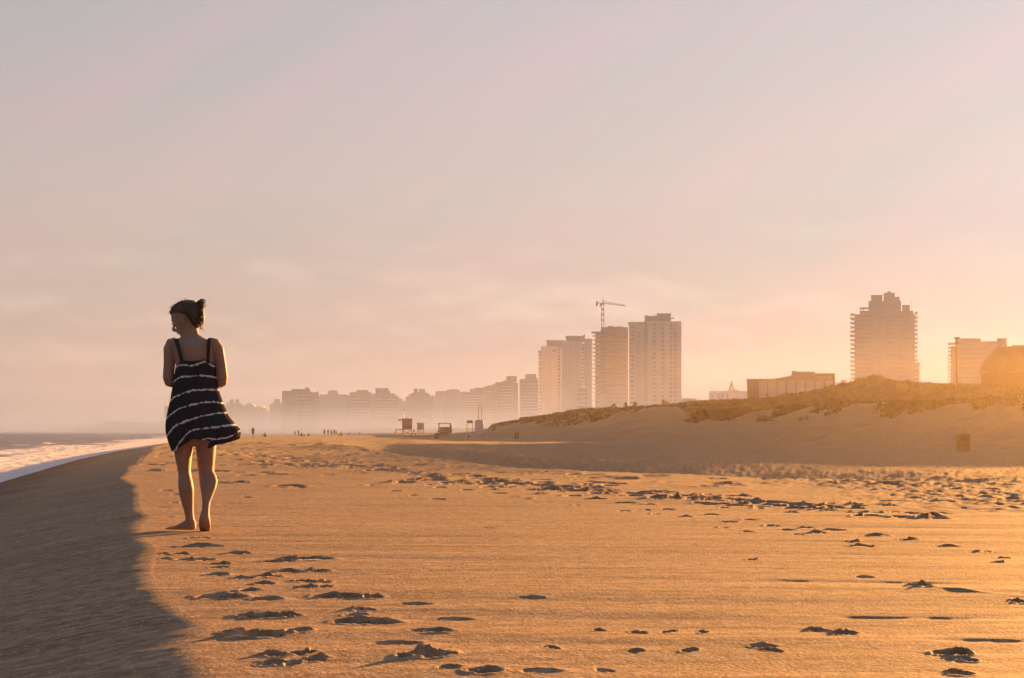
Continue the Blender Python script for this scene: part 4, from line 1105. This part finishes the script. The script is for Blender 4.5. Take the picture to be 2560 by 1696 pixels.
def lump(px, py, dy, r, sq, seed, amp=.22):
    c = W(px, py, dy); rg = []
    for i in range(1, 10):
        th = math.pi * i / 10
        rg.append([c + Vector((math.sin(th)*math.cos(2*math.pi*k/14)*r*sq[0], math.sin(th)*math.sin(2*math.pi*k/14)*r*sq[1], -math.cos(th)*r*sq[2])) * 1.0 + Vector((float(fbm(k*.7+i, i*.6, seed, 2)), float(fbm(k*.7, i*.6+9, seed, 2)), float(fbm(k*.6, i*.8, seed+3, 2)))) * r * amp for k in range(14)])
    hb.loft(rg)
lump(455, 759, .05, .026, (1.3,1.2,.55), 12, .5)
lump(470, 754.5, .04, .028, (1.2,1.2,.45), 13, .5)
lump(485, 762, .02, .026, (1.1,1.1,.8), 14, .5)
lump(499, 786, .01, .020, (.8,1.1,1.4), 15, .5)
lump(497.5, 763.5, .03, .034, (.95,.9,1.05), 2, .35)
lump(503, 757, .035, .017, (1.3,.9,.7), 3, .3)
lump(497, 775, .03, .020, (1,1,1), 4, .3)
lump(434, 775, .08, .026, (1.15,1,.9), 6, .45)
lump(444, 768, .07, .024, (1.2,1,.7), 7, .35)
lump(487, 815, .02, .022, (1.1,1,1), 8, .4)
def lock(pts, r0, n, spread, seed):
    rg = np.random.default_rng(seed)
    for j in range(n):
        o_ = rg.normal(0, spread, 3)
        q_ = [W(*p) + Vector(o_ * (.4 + .8 * i / len(pts))) + Vector(rg.normal(0, .0035, 3)) for i, p in enumerate(pts)]
        hb.tube(q_, [r0 * (1 - .75 * i / (len(q_) - 1)) for i in range(len(q_))], 5)
lock([(500,770,.03),(504.5,778,.03),(506,788,.03),(506.5,798,.03),(504,808,.03),(502,816,.03)], .0042, 11, .006, 1)
lock([(497,785,.02),(503,795,.02),(505,806,.02),(501,815,.02),(502,823,.02)], .0036, 9, .005, 2)
lock([(500,808,.03),(503,818,.03),(507,828,.03),(510,838,.03)], .0016, 2, .002, 3)
lock([(484,812,.0),(489,818,.0),(487,823,.0)], .0030, 7, .006, 4)
lock([(503,760,.03),(510,757,.03),(512,759,.03)], .0032, 6, .004, 5)
lock([(498,752,.03),(500,750,.03),(506,753,.03)], .003, 5, .004, 6)
lock([(436,778,.08),(429,776,.08),(425,781,.08),(428,785,.08)], .004, 6, .004, 7)
lock([(452,762,.03),(441,765,.05),(433,771,.06),(427,772,.07),(424,777,.07)], .0042, 14, .006, 21)
lock([(448,772,.02),(440,778,.04),(434,786,.05),(433,793,.06)], .0035, 12, .005, 22)
lock([(455,775,-.03),(449,783,-.02),(446,791,-.01),(449,797,-.01)], .0035, 10, .005, 23)
lock([(500,764,.0),(507,768,.0),(512,765,.0),(514,760,.0)], .0028, 7, .006, 24)
lock([(499,776,-.02),(505,781,-.01),(507,790,.0),(505,799,.0),(508,806,.01)], .0026, 9, .007, 31)
lock([(494,800,-.03),(500,807,-.02),(499,816,-.01),(504,822,.0),(503,829,.0)], .0022, 8, .006, 32)
lock([(446,764,.0),(439,769,.02),(431,768,.04),(427,773,.05),(430,779,.05)], .0026, 9, .006, 33)
lock([(495,756,.0),(501,750,.0),(508,750,.0),(513,756,.0)], .003, 9, .005, 25)
lock([(436,781,.06),(433,787,.06),(432,792,.06)], .003, 5, .004, 8)
lock([(455,757,.05),(470,752,.04),(486,754,.03)], .003, 12, .006, 9)
lock([(442,765,.06),(450,758,.05),(462,753,.05)], .003, 8, .006, 10)
rgf = np.random.default_rng(44)
cen = H(-.012, 0, .115); bunp = W(496, 768, .03)
for j in range(150):
    ii = int(rgf.integers(0, 12)); kk = int(rgf.integers(0, 36)); p0 = rr[ii][kk]
    pth = []
    for q_ in range(9):
        f_ = q_ / 8 * (.82 + .18 * rgf.random())
        p = p0.lerp(bunp, f_)
        dv_ = (p - cen)
        bestr = max((v_ - cen).length * max(0, (v_ - cen).normalized().dot(dv_.normalized())) ** 12 for r2 in rr for v_ in r2[::3])
        pth.append(cen + dv_.normalized() * (bestr + .0005 + .0015 * rgf.random()))
    r0_ = .0028 + .0025 * rgf.random()
    hb.tube(pth, [r0_ * (.5 + .5 * math.sin(math.pi * (.1 + .85 * q_ / 8))) for q_ in range(9)], 5)
for j in range(70):
    a_ = rgf.random() * 2 * math.pi; ii = rgf.integers(5, 13); base_ = rr[ii][rgf.integers(0, 36)]
    ctr = H(-.01, 0, .11); out_ = (base_ - ctr).normalized(); tn = Vector(rgf.normal(0, 1, 3)); tn = (tn - out_ * tn.dot(out_)).normalized()
    l_ = .02 + .03 * rgf.random()
    hb.tube([base_ - out_ * .004, base_ + out_ * .006 + tn * l_ * .5, base_ + out_ * (.004 + .010 * rgf.random()) + tn * l_], [.0016, .0012, .0005], 4)
shift(hb)
hb.build('hair', M['hair'], wom, True)

# dress: a cloth grid from the neckline to the wind-blown hem
LE = np.array([(900,444.5),(912,442),(925,440),(940,437.5),(955,435.5),(967,433.5),(985,430.5),(1002,428),(1020,423.5),(1042,419),(1055,417),(1066,416),(1080,416.5),(1089,418.5),(1105,423),(1120,429),(1131,433)])
RE = np.array([(900,536),(912,538),(925,539),(940,539.5),(955,541),(967,542.5),(985,549),(1002,555),(1020,562),(1041,571),(1052,580),(1065,590),(1073,599),(1078,600.5),(1089,600),(1100,597),(1108,590),(1114,580),(1131,571)])
def xl(py): return np.interp(py, LE[:,0], LE[:,1])
def xr(py): return np.interp(py, RE[:,0], RE[:,1])
hem_s = [(0,1128),(.04,1129),(.10,1129),(.16,1125),(.24,1116),(.33,1105),(.40,1097),(.52,1100),(.62,1100.5),(.655,1103),(.675,1122),(.73,1119),(.80,1113),(.88,1109),(.95,1102),(1,1092)]
neck_s = [(0,914),(.08,911),(.18,904),(.3,904.5),(.5,905),(.68,903),(.80,900.5),(.9,905),(1,914)]
stripes = [
 [(0,924),(.14,916.5),(.28,916),(.45,917.5),(.6,915),(.78,909),(.86,909),(.95,916),(1,919)],
 [(0,960),(.1,953),(.22,945),(.4,944),(.6,943),(.75,941.5),(.9,943.5),(1,946)],
 [(0,1006),(.15,994),(.33,985),(.55,979.5),(.8,977),(1,977.5)],
 [(0,1053),(.1,1038),(.24,1025.5),(.45,1015.5),(.65,1010.5),(.85,1008),(1,1010)],
 [(0,1096),(.07,1084),(.18,1068),(.35,1055.5),(.5,1048.5),(.7,1041),(.85,1036.5),(1,1034)],
 [(0,1135),(.06,1131),(.14,1127),(.22,1108),(.29,1092),(.38,1079),(.5,1075),(.65,1072.5),(.8,1068.5),(1,1065)],
 [(0,1190),(.3,1150),(.45,1110),(.6,1098),(.66,1097),(.73,1101),(.80,1098),(.86,1096.5),(.93,1091),(1,1078)]]
NS, NV = 260, 150
dv = []; qa = []
for j in range(NV):
    v = j / (NV - 1)
    for i in range(NS):
        th = 2 * math.pi * i / NS
        cx_n = -math.cos(th)                       # -1 image left .. +1 image right
        backside = math.sin(th) >= 0               # half towards the camera
        s0 = (cx_n + 1) / 2
        top = np.interp(s0, *zip(*neck_s)); hem = np.interp(s0, *zip(*hem_s))
        if not backside:
            top = 903 + 6 * abs(cx_n); hem = 1112 + 6 * math.sin(6 * s0) - 14 * max(0, s0 - .85) / .15 + 10 * max(0, .15 - s0) / .15
        py = top + (hem - top) * v
        a_, c_ = xl(py), xr(py)
        fl = sst(.30, 1.0, v)
        x = a_ + (c_ - a_) * s0
        hd = np.interp(py, [900,930,967,1010,1060,1100,1130], [.118,.118,.118,.135,.158,.165,.165])
        hd = hd * (1 + .18 * fl * sst(.5, 1, s0))
        dy = (-1 if backside else 1) * hd * abs(math.sin(th)) ** .8
        fold = fl * (.016 * math.sin(s0 * 17 + 2.0 * v) + .010 * math.sin(s0 * 31 - 3 * v + 1)) * abs(math.sin(th)) ** .5
        fold += .004 * math.sin(s0 * 12 + 9 * v) * (1 - fl)
        dy += fold
        p = W(x, py, dy - .008)
        dv.append(tuple(p - WO))
        st_y = [np.interp(s0, *zip(*S)) for S in stripes]
        ylist = [st_y[0] - 38] + st_y + [st_y[-1] + 45]
        qa.append(float(np.interp(py, ylist, list(range(len(ylist))))))
df = []
for j in range(NV - 1):
    for i in range(NS):
        a_ = j * NS + i; b2 = j * NS + (i + 1) % NS
        df.append((a_, a_ + NS, b2 + NS, b2))
dme = bpy.data.meshes.new('dress'); dme.from_pydata(dv, [], df); dme.update()
at = dme.attributes.new('q', 'FLOAT', 'POINT'); at.data.foreach_set('value', qa)
cm, cnt, cb = nmat('striped_cloth', (.032,.033,.037), .95, .0)
N = cnt.nodes; L = cnt.links
aq = N.new('ShaderNodeAttribute'); aq.attribute_name = 'q'
tcc = N.new('ShaderNodeTexCoord')
nq = N.new('ShaderNodeTexNoise'); nq.inputs['Scale'].default_value = 42; nq.inputs['Detail'].default_value = 3; L.new(tcc.outputs['Object'], nq.inputs['Vector'])
nq2 = N.new('ShaderNodeTexNoise'); nq2.inputs['Scale'].default_value = 20; nq2.inputs['Detail'].default_value = 2; L.new(tcc.outputs['Object'], nq2.inputs['Vector'])
def cmth(op, a, b=None, c=None):
    n = N.new('ShaderNodeMath'); n.operation = op
    for i, v in enumerate((a, b, c)):
        if v is None: continue
        if isinstance(v, (int, float)): n.inputs[i].default_value = v
        else: L.new(v, n.inputs[i])
    return n.outputs[0]
qq = cmth('MULTIPLY_ADD', nq2.outputs['Fac'], .10, aq.outputs['Fac'])
d_ = cmth('ABSOLUTE', cmth('SUBTRACT', qq, cmth('ROUND', qq)))
wdt = cmth('MULTIPLY_ADD', nq.outputs['Fac'], .34, -.115)
on = cmth('GREATER_THAN', wdt, d_)
vis = cmth('GREATER_THAN', qq, .5)
fac = cmth('MULTIPLY', on, vis)
mxc = N.new('ShaderNodeMix'); mxc.data_type = 'RGBA'; L.new(fac, mxc.inputs[0]); mxc.inputs[6].default_value = (.033,.034,.038,1); mxc.inputs[7].default_value = (.62,.56,.55,1)
L.new(mxc.outputs[2], cb.inputs['Base Color'])
wv_ = N.new('ShaderNodeTexNoise'); wv_.inputs['Scale'].default_value = 300; L.new(tcc.outputs['Object'], wv_.inputs['Vector'])
bpn = N.new('ShaderNodeBump'); bpn.inputs['Distance'].default_value = .0015; bpn.inputs['Strength'].default_value = .6
L.new(wv_.outputs['Fac'], bpn.inputs['Height']); L.new(bpn.outputs['Normal'], cb.inputs['Normal'])
dress = link('dress', dme, cm, wom, True)
so_ = dress.modifiers.new('thick', 'SOLIDIFY'); so_.thickness = .0025; so_.offset = 1
def strap(pts, w_):
    m = MB(); pts = [W(*p) - WO for p in pts]; rg = []
    for i, p in enumerate(pts):
        a_ = pts[max(0, i-1)]; c_ = pts[min(len(pts)-1, i+1)]
        d = (c_ - a_).normalized(); side = Vector((1, 0, 0)); side = (side - d * side.dot(d)).normalized(); nn = d.cross(side)
        rg.append([p + side * w_ + nn * .003, p - side * w_ + nn * .003, p - side * w_ - nn * .003, p + side * w_ - nn * .003])
    m.loft(rg); o = m.build('strap', M['strap'], dress, fix=True); return o
strap([(466,912,-.132),(462.5,903,-.130),(459,888,-.131),(454.5,872,-.124),(450,861,-.106),(445.5,853,-.075),(442,848,-.03),(442,848,.02),(446,856,.075),(452,872,.105),(458,890,.122),(462,910,.13)], .0135)
strap([(528,911,-.130),(528,900,-.129),(528.5,885,-.128),(528.5,871,-.121),(528,860,-.103),(527,852,-.072),(526,847,-.03),(525,848,.02),(523,856,.075),(520,872,.105),(518,890,.122),(516,910,.13)], .0115)

# ------------------------------------------------------------------ small far figures
def figure(label, px, foot, top, Yp, pose='stand', col_=(.05,.04,.035), seed=0, turn=0.0, k=1.0):
    """a person about 1.7 m tall, built from one skinned skeleton"""
    rg = random.Random(seed)
    x = PX(px, Yp); z = ground(x, Yp)
    Hh = (foot - top) / FPX * Yp
    if pose == 'stand':
        s = Hh / 1.70
        J = {'pel': (0,0,.92), 'ch': (.01,.0,1.28), 'nk': (.01,.01,1.46), 'hd': (.01,.02,1.56), 'ht': (.01,.02,1.66), 'kL': (-.09,.04,.50), 'aL': (-.10,.0,.09), 'tL': (-.10,.13,.03), 'kR': (.10,.07,.50), 'aR': (.11,-.06,.09), 'tR': (.12,.06,.03), 'hL': (-.09,0,.88), 'hR': (.09,0,.88),
             'sL': (-.18,0,1.40), 'eL': (-.24,.02,1.13), 'wL': (-.22 + .06*rg.random(),.12,.90), 'sR': (.18,0,1.40), 'eR': (.25,.02,1.13), 'wR': (.20 + .06*rg.random(),.14,.92)}
    else:
        s = Hh / .92
        J = {'pel': (0,0,.12), 'ch': (-.02,.05,.46), 'nk': (.0,.08,.64), 'hd': (.0,.11,.74), 'ht': (.0,.12,.86), 'kL': (-.16,.42,.48), 'aL': (-.18,.62,.08), 'tL': (-.18,.76,.04), 'kR': (.17,.40,.46), 'aR': (.19,.62,.08), 'tR': (.20,.76,.04), 'hL': (-.10,.02,.12), 'hR': (.10,.02,.12),
             'sL': (-.18,.05,.58), 'eL': (-.25,.22,.40), 'wL': (-.14,.42,.42), 'sR': (.18,.05,.58), 'eR': (.26,.20,.38), 'wR': (.12,.44,.40)}
    names = list(J); E = [('pel','ch'),('ch','nk'),('nk','hd'),('hd','ht'),('pel','hL'),('hL','kL'),('kL','aL'),('aL','tL'),('pel','hR'),('hR','kR'),('kR','aR'),('aR','tR'),('ch','sL'),('sL','eL'),('eL','wL'),('ch','sR'),('sR','eR'),('eR','wR')]
    rad = {'pel':.15,'ch':.15,'nk':.065,'hd':.10,'ht':.075,'hL':.11,'hR':.11,'kL':.068,'kR':.068,'aL':.045,'aR':.045,'tL':.035,'tR':.035,'sL':.062,'sR':.062,'eL':.045,'eR':.045,'wL':.032,'wR':.032}
    me = bpy.data.meshes.new('fig'); me.from_pydata([Vector(J[n]) * s for n in names], [(names.index(a_), names.index(c_)) for a_, c_ in E], [])
    t = bpy.data.objects.new('fig', me); COL.objects.link(t)
    md = t.modifiers.new('k', 'SKIN')
    sv = me.skin_vertices[0].data
    for i, n in enumerate(names): r_ = rad[n] * s * k; sv[i].radius = (r_, r_)
    sv[0].use_root = True
    sd = t.modifiers.new('d', 'SUBSURF'); sd.levels = 1; sd.render_levels = 1
    dgx = bpy.context.evaluated_depsgraph_get()
    nm = bpy.data.meshes.new_from_object(t.evaluated_get(dgx)); nm.name = 'person'
    bpy.data.objects.remove(t)
    nm.materials.clear()
    root = empty('person', (x, Yp, z), turn)
    tag(root, label, 'person', 'people standing and sitting on the far sand')
    key = 'cloth%d' % seed
    skc = nmat('far_skin', (.26,.16,.11), .7)[0] if 'fs' not in M else M['fs']
    M['fs'] = skc
    o = link('body', nm, skc, root, True)
    # simple shirt and shorts shells
    cl = nmat('far_cloth', col_, .85)[0]
    m = MB()
    if pose == 'stand':
        m.loft([[Vector((w_*math.cos(2*math.pi*q/12), d2*math.sin(2*math.pi*q/12), z_)) * s for q in range(12)] for z_, w_, d2 in [(.62,.20,.15),(.88,.20,.16),(1.05,.17,.14),(1.30,.21,.15),(1.44,.14,.10)]])
    else:
        m.loft([[Vector((w_*math.cos(2*math.pi*q/12), y_ + d2*math.sin(2*math.pi*q/12), z_)) * s for q in range(12)] for z_, w_, d2, y_ in [(.02,.24,.24,.05),(.2,.21,.19,.03),(.42,.21,.17,.05),(.6,.16,.11,.07)]])
    m.build('clothes', cl, root, True)
    return root
figure('dark standing figure alone on the wet sand nearest the woman', 632.5, 1096, 1069, 279, seed=1, col_=(.035,.03,.03), turn=.4)
figure('person sitting low beside a dark wrap, second from the woman', 664, 1093.5, 1080, 300, 'sit', seed=2, col_=(.10,.08,.07), turn=1.0)
figure('slim standing person, left one of the standing pair', 737.5, 1094.5, 1080.5, 372, seed=3, k=.8)
figure('standing person with elbows out, right one of the pair', 746, 1095, 1079, 372, seed=4, col_=(.08,.06,.05), turn=-.6)
figure('person sitting upright right of the standing pair', 755.5, 1095, 1083, 372, 'sit', seed=5, turn=.8)
figure('person sitting low with back to the sea, right end of the seated row', 770, 1095, 1085.5, 372, 'sit', seed=6, col_=(.12,.09,.07), turn=-1.2)
figure('crouching person low between the seated ones', 762, 1095, 1088.5, 372, 'sit', seed=61, col_=(.07,.05,.05), turn=1.4)
figure('tall figure at the left of the standing group', 811, 1093.5, 1076, 400, seed=7, col_=(.04,.03,.03))
figure('thin upright figure, second of the standing group', 820.5, 1094.5, 1077, 400, seed=8, k=.8, col_=(.07,.05,.05))
figure('stocky figure, third of the standing group', 829, 1094.5, 1078, 400, seed=9, k=1.15, col_=(.03,.03,.03), turn=.9)
figure('tallest figure near the right of the standing group', 835.5, 1092, 1075, 410, seed=10, col_=(.07,.05,.04))
figure('broad figure at the right end of the standing group', 840.5, 1092, 1077.5, 412, seed=11, k=1.1, col_=(.05,.04,.04), turn=-.8)
figure('hunched sitter alone right of the standing group', 855, 1095, 1081.5, 380, 'sit', seed=12, col_=(.05,.04,.04), turn=1.3)
figure('faint wading figure alone between the group and the lifeguard tower', 899.5, 1094.5, 1084.5, 420, seed=13, k=1.2, col_=(.14,.1,.08))
figure('low sitter close to the lifeguard tower ramp', 946.5, 1097, 1092, 370, 'sit', seed=14, turn=.7)
figure('dark person sitting between the two lifeguard towers', 1039, 1103, 1096.5, 318, 'sit', seed=15, col_=(.05,.03,.03), turn=-.5)
figure('faint person standing between the two lifeguard towers', 1034.5, 1101, 1087, 352, seed=16, k=.9, col_=(.2,.14,.1))
# beach chairs with parasol cloth, small and pale
def low_chair(px, foot, top, Yp, label, wpx):
    x = PX(px, Yp); z = ground(x, Yp); h = (foot - top) / FPX * Yp; w_ = wpx / FPX * Yp / 2
    root = empty('beach_chair', (x, Yp, z)); tag(root, label, 'beach chair')
    m = MB(); m.box(-w_, w_, -.3, .25, h * .40, h * .47); m.build('seat', M['woodpale'], root)
    m = MB(); m.tube([(-w_, .25, h*.44), (-w_, .5, h)], .03, 5); m.tube([(w_, .25, h*.44), (w_, .5, h)], .03, 5); m.box(-w_ + .04, w_ - .04, .36, .40, h*.60, h*.98); m.build('backrest', M['woodpale'], root)
    for sx in (-1, 1):
        for yy in (-.28, .22):
            m = MB(); m.box(sx * w_ - .03, sx * w_ + .03, yy - .03, yy + .03, 0, h * .40); m.build('leg', M['wood'], root)
low_chair(873.5, 1100, 1090.5, 330, 'low wooden beach chair on the sand right of the hunched sitter', 9)

# ------------------------------------------------------------------ beach furniture
def frame_at(px, Yp, name, label, cat, group=None, sink=0.0):
    x = PX(px, Yp); z = ground(x, Yp) - sink
    root = empty(name, (x, Yp, z)); tag(root, label, cat, group)
    f = lambda a: PX(a, Yp) - x
    g = lambda a, foot: (foot - a) / FPX * Yp
    return root, f, g
def lifeguard(px0, px1, roof_y, floor_y, foot, Yp, label, dark=True, ramp=None, awn=None, mid=None):
    root, f, g = frame_at((px0 + px1) / 2, Yp, 'lifeguard_tower', label, 'lifeguard tower', 'lifeguard towers on the sand', 0.1)
    G = lambda y: g(y, foot) + .1
    w0, w1 = f(px0), f(px1); wd = M['wood'] if dark else M['woodpale']
    m = MB()
    m.box(w0 + .08, w1 - .08, .1, 1.7, G(floor_y) + .04, G(roof_y + 3)); m.build('cabin', M['woodpale'], root)
    if mid:
        m = MB(); m.box(w0 + .06, w1 - .06, .04, .10, G(floor_y) + .06, G(mid)); m.build('shutter', wd, root)
    m = MB(); m.prism([(w0 - .32, G(roof_y + 2.6)), (w1 + .40, G(roof_y + 2.6)), (w1 + .40, G(roof_y + 1.4)), ((w0 + w1) / 2, G(roof_y)), (w0 - .32, G(roof_y + 1.0))], -.3, 2.0); m.build('roof', wd, root, fix=True)
    m = MB(); m.box(w0 - .06, w1 + .06, -.2, 1.9, G(floor_y) - .12, G(floor_y)); m.build('platform', wd, root)
    for xx in (w0, w1):
        for yy in (0.0, 1.8):
            m = MB(); m.box(xx - .07, xx + .07, yy - .07, yy + .07, -.2, G(roof_y + 2.6)); m.build('leg', wd, root)
    m = MB(); m.tube([(w0, -.09, .15), (w1, -.09, G(floor_y) - .2)], .05, 5); m.tube([(w1, -.12, .15), (w0, -.12, G(floor_y) - .2)], .05, 5); m.build('brace', wd, root)
    if ramp:
        m = MB(); m.tube([(w0, .8, G(floor_y) - .05), (f(ramp[0]), .8, G(floor_y) - .05), (f(ramp[1]), .8, 0)], .09, 6); m.tube([(w0, 1.5, G(floor_y) - .05), (f(ramp[0]), 1.5, G(floor_y) - .05), (f(ramp[1]), 1.5, 0)], .09, 6); m.build('ramp', wd, root)
    if awn:
        m = MB(); m.box(f(awn[0]), w0 - .33, .0, 1.6, G(awn[2]), G(awn[1])); m.build('awning', M['woodpale'], root)
    return root, f, G
r_, f_, G_ = lifeguard(1006.5, 1028.5, 1061, 1088.5, 1102, 330, 'dark wooden lifeguard tower with ramp on its left, nearest the water', ramp=(991, 985), awn=(996, 1063.5, 1067.5), mid=1080)
m = MB(); m.tube([(f_(1009), .9, G_(1063)), (f_(1009), .9, G_(1037))], .035, 5); m.build('flag_pole', M['steel'], r_)
m = MB(); m.prism([(f_(1008.6), G_(1037)), (f_(1011.5), G_(1040)), (f_(1011.5), G_(1043.5)), (f_(1008.2), G_(1042))], .88, .92); m.build('flag', M['bin'], r_, fix=True)
lifeguard(1044, 1058.5, 1067, 1085, 1096, 385, 'smaller faded lifeguard tower behind and right of the dark one', dark=False)
# open frame hut
root, f, g = frame_at(1110, 300, 'open_hut', 'open wooden frame hut on stilts between lifeguard towers and white hut', 'beach hut', None, .1)
G = lambda y: g(y, 1103)
for a_ in (1097, 1125.5):
    for yy in (0, 2.0):
        m = MB(); m.box(f(a_) - .07, f(a_) + .07, yy - .07, yy + .07, G(1090), G(1068)); m.build('post', M['wood'], root)
m = MB(); m.box(f(1095), f(1129), -.3, 2.4, G(1068.3), G(1066.2)); m.build('roof', M['wood'], root)
m = MB(); m.box(f(1096), f(1128), -.1, 2.2, G(1091), G(1089)); m.build('platform', M['wood'], root)
m = MB(); m.box(f(1125), f(1129), .2, 1.9, G(1089), G(1068.5)); m.build('side_panel', M['wood'], root)
m = MB(); m.box(f(1098.5), f(1124), 1.86, 1.92, G(1088.8), G(1076)); m.build('back_panel', M['woodpale'], root)
for a_, c_ in ((1100, 1098), (1124, 1122)):
    m = MB(); m.tube([(f(a_), .3, G(1091)), (f(c_), .3, -.2)], .09, 6); m.build('stilt', M['wood'], root)
m = MB(); m.prism([(f(1101), G(1091.2)), (f(1122), G(1091.2)), (f(1119), G(1098)), (f(1105), G(1098))], .5, 1.6); m.build('under_shelf', M['bin'], root, fix=True)
m = MB(); m.tube([(f(1097), .6, G(1086)), (f(1092), .6, G(1089)), (f(1090), .6, G(1101))], .09, 6); m.build('ladder', M['wood'], root)
# white hut
root, f, g = frame_at(1197, 262, 'beach_hut', 'pale windowless hut with a low pitched top beside the dune foot', 'hut', None, .15)
G = lambda y: g(y, 1088.5) + .15
m = MB(); m.box(f(1187), f(1208), 0, 1.3, 0, G(1055.5)); m.build('wall', M['hut'], root)
m = MB(); m.prism([(f(1186.4), G(1055.3)), (f(1208.6), G(1055.3)), (f(1204), G(1053)), (f(1197.5), G(1051.5)), (f(1190), G(1053.3))], -.05, 1.35); m.build('roof', M['roofing'], root, fix=True)
m = MB(); m.box(f(1191), f(1200), -.03, 0, .1, G(1060)); m.build('door', M['hut'], root)
for px, pt, lb in ((1196.4, 1011, 'left one of two thin masts behind the pale hut'), (1204.3, 1012, 'right one of two thin masts behind the pale hut')):
    x = PX(px, 275); z = ground(x, 275)
    m = MB(); m.tube([(0, 0, -.2), (0, 0, PZ(pt, 275) - z)], [.075, .05], 6); m.box(-.12, .12, -.12, .12, -.2, .3)
    o = m.build('mast', M['steel']); o.location = (x, 275, z); tag(o, lb, 'mast', 'masts behind the pale hut')
root, f, g = frame_at(1174.5, 300, 'sign_board', 'small sign board on two posts left of the pale hut', 'sign', None, .1)
zb_ = ground(PX(1174.5, 300), 300)
Gz = lambda y: PZ(y, 300) - zb_
for a_ in (1167.5, 1181):
    m = MB(); m.box(f(a_) - .05, f(a_) + .05, 0, .1, -.1, Gz(1051)); m.build('post', M['wood'], root)
m = MB(); m.box(f(1167), f(1182), -.06, 0, Gz(1057), Gz(1050)); m.build('board', M['binwood'], root)
m = MB(); m.box(f(1178.5), f(1181.5), -.10, -.06, Gz(1055), Gz(1051.5)); m.build('emblem', M['bin'], root)
gp = gpt(1170, 1091, 150)
m = MB(); m.ball((0, 0, .28), .33, 8, (1, .9, .95)); m.ball((.06, 0, .62), .14, 6, (1, .8, 1.3))
o = m.build('sack', M['hut'], None, True); o.location = (PX(1170, 262), 262, ground(PX(1170, 262), 262)); tag(o, 'small white sack standing left of the pale hut', 'sack')

def bin_(px0, px1, top, foot, label, mat='bin', lid=None, Yp=None):
    if Yp is None:
        p = gpt((px0 + px1) / 2, foot, 40); Yp = p.y
    xc = PX((px0 + px1) / 2, Yp); z = ground(xc, Yp)
    w_ = (px1 - px0) / 2 / FPX * Yp; h = (foot - top) / FPX * Yp
    root = empty('waste_bin', (xc, Yp, z - .03), .05); tag(root, label, 'bin', 'bins along the beach')
    m = MB()
    m.loft([[Vector((w_ * s2 * math.cos(2*math.pi*q/20), w_ * .95 * s2 * math.sin(2*math.pi*q/20), z_)) for q in range(20)] for z_, s2 in [(0,.97),(h*.06,.99),(h*.30,.98),(h*.33,1.01),(h*.36,.98),(h*.62,.97),(h*.65,1.01),(h*.68,.97),(h*.86,.98)]])
    m.build('drum', M[mat], root, False)
    m = MB()
    m.loft([[Vector((w_ * s2 * math.cos(2*math.pi*q/20), w_ * .95 * s2 * math.sin(2*math.pi*q/20), z_)) for q in range(20)] for z_, s2 in [(h*.865,1.05),(h*.93,1.07),(h*.97,1.04),(h*1.0,.93)]])
    m.build('rim', M[lid or mat], root)
    m = MB(); m.tube([(-w_*1.0, 0, h*.80), (-w_*1.16, 0, h*.80), (-w_*1.16, 0, h*.70), (-w_*1.0, 0, h*.70)], .02, 5); m.build('handle', M['steel'], root)
    return root
bin_(2390.5, 2426, 1080, 1133, 'large round bin with pale rim on the hazy sand at right', 'binwood', 'woodpale', Yp=82)
bin_(1285.5, 1297.5, 1084, 1103.5, 'upright dark bin at the foot of the dune, between the broken bin and the dune', 'bin', Yp=215)
bin_(1229.5, 1239.5, 1082.5, 1095, 'squat dark bin just right of the pale hut', 'bin', Yp=262)
bin_(1086, 1098, 1098.5, 1112, 'grey bin in front of the open frame hut', 'bin', Yp=225)

M['black'] = nmat('black_paint', (.012,.011,.010), .8, .02)[0]
# light mast on the ridge
Yl = 236
x = PX(2391.5, Yl); z = ground(x, Yl)
root = empty('light_mast', (x, Yl, z)); tag(root, 'tall floodlight mast with a cluster of lamps on the ridge at right', 'street light')
Gl = lambda y: PZ(y, Yl) - z
fl_ = lambda a: PX(a, Yl) - x
m = MB(); m.tube([(0, 0, -.5), (0, 0, Gl(900)), (0, 0, Gl(846))], [.15, .12, .08], 8); m.build('pole', M['black'], root)
m = MB(); m.box(fl_(2386.5), fl_(2396.5), -.12, .12, Gl(859.8), Gl(856.5)); m.build('lower_arm', M['black'], root)
m = MB(); m.tube([(fl_(2388), 0, Gl(846)), (fl_(2396.5), 0, Gl(846))], .05, 5); m.build('upper_arm', M['black'], root)
for a_ in (2388.8, 2395.6):
    m = MB(); m.prism([(fl_(a_) - .12, Gl(848.5)), (fl_(a_) + .12, Gl(847.5)), (fl_(a_) + .14, Gl(843.2)), (fl_(a_) - .12, Gl(843.6))], -.2, .2); m.build('lamp', M['black'], root, fix=True)
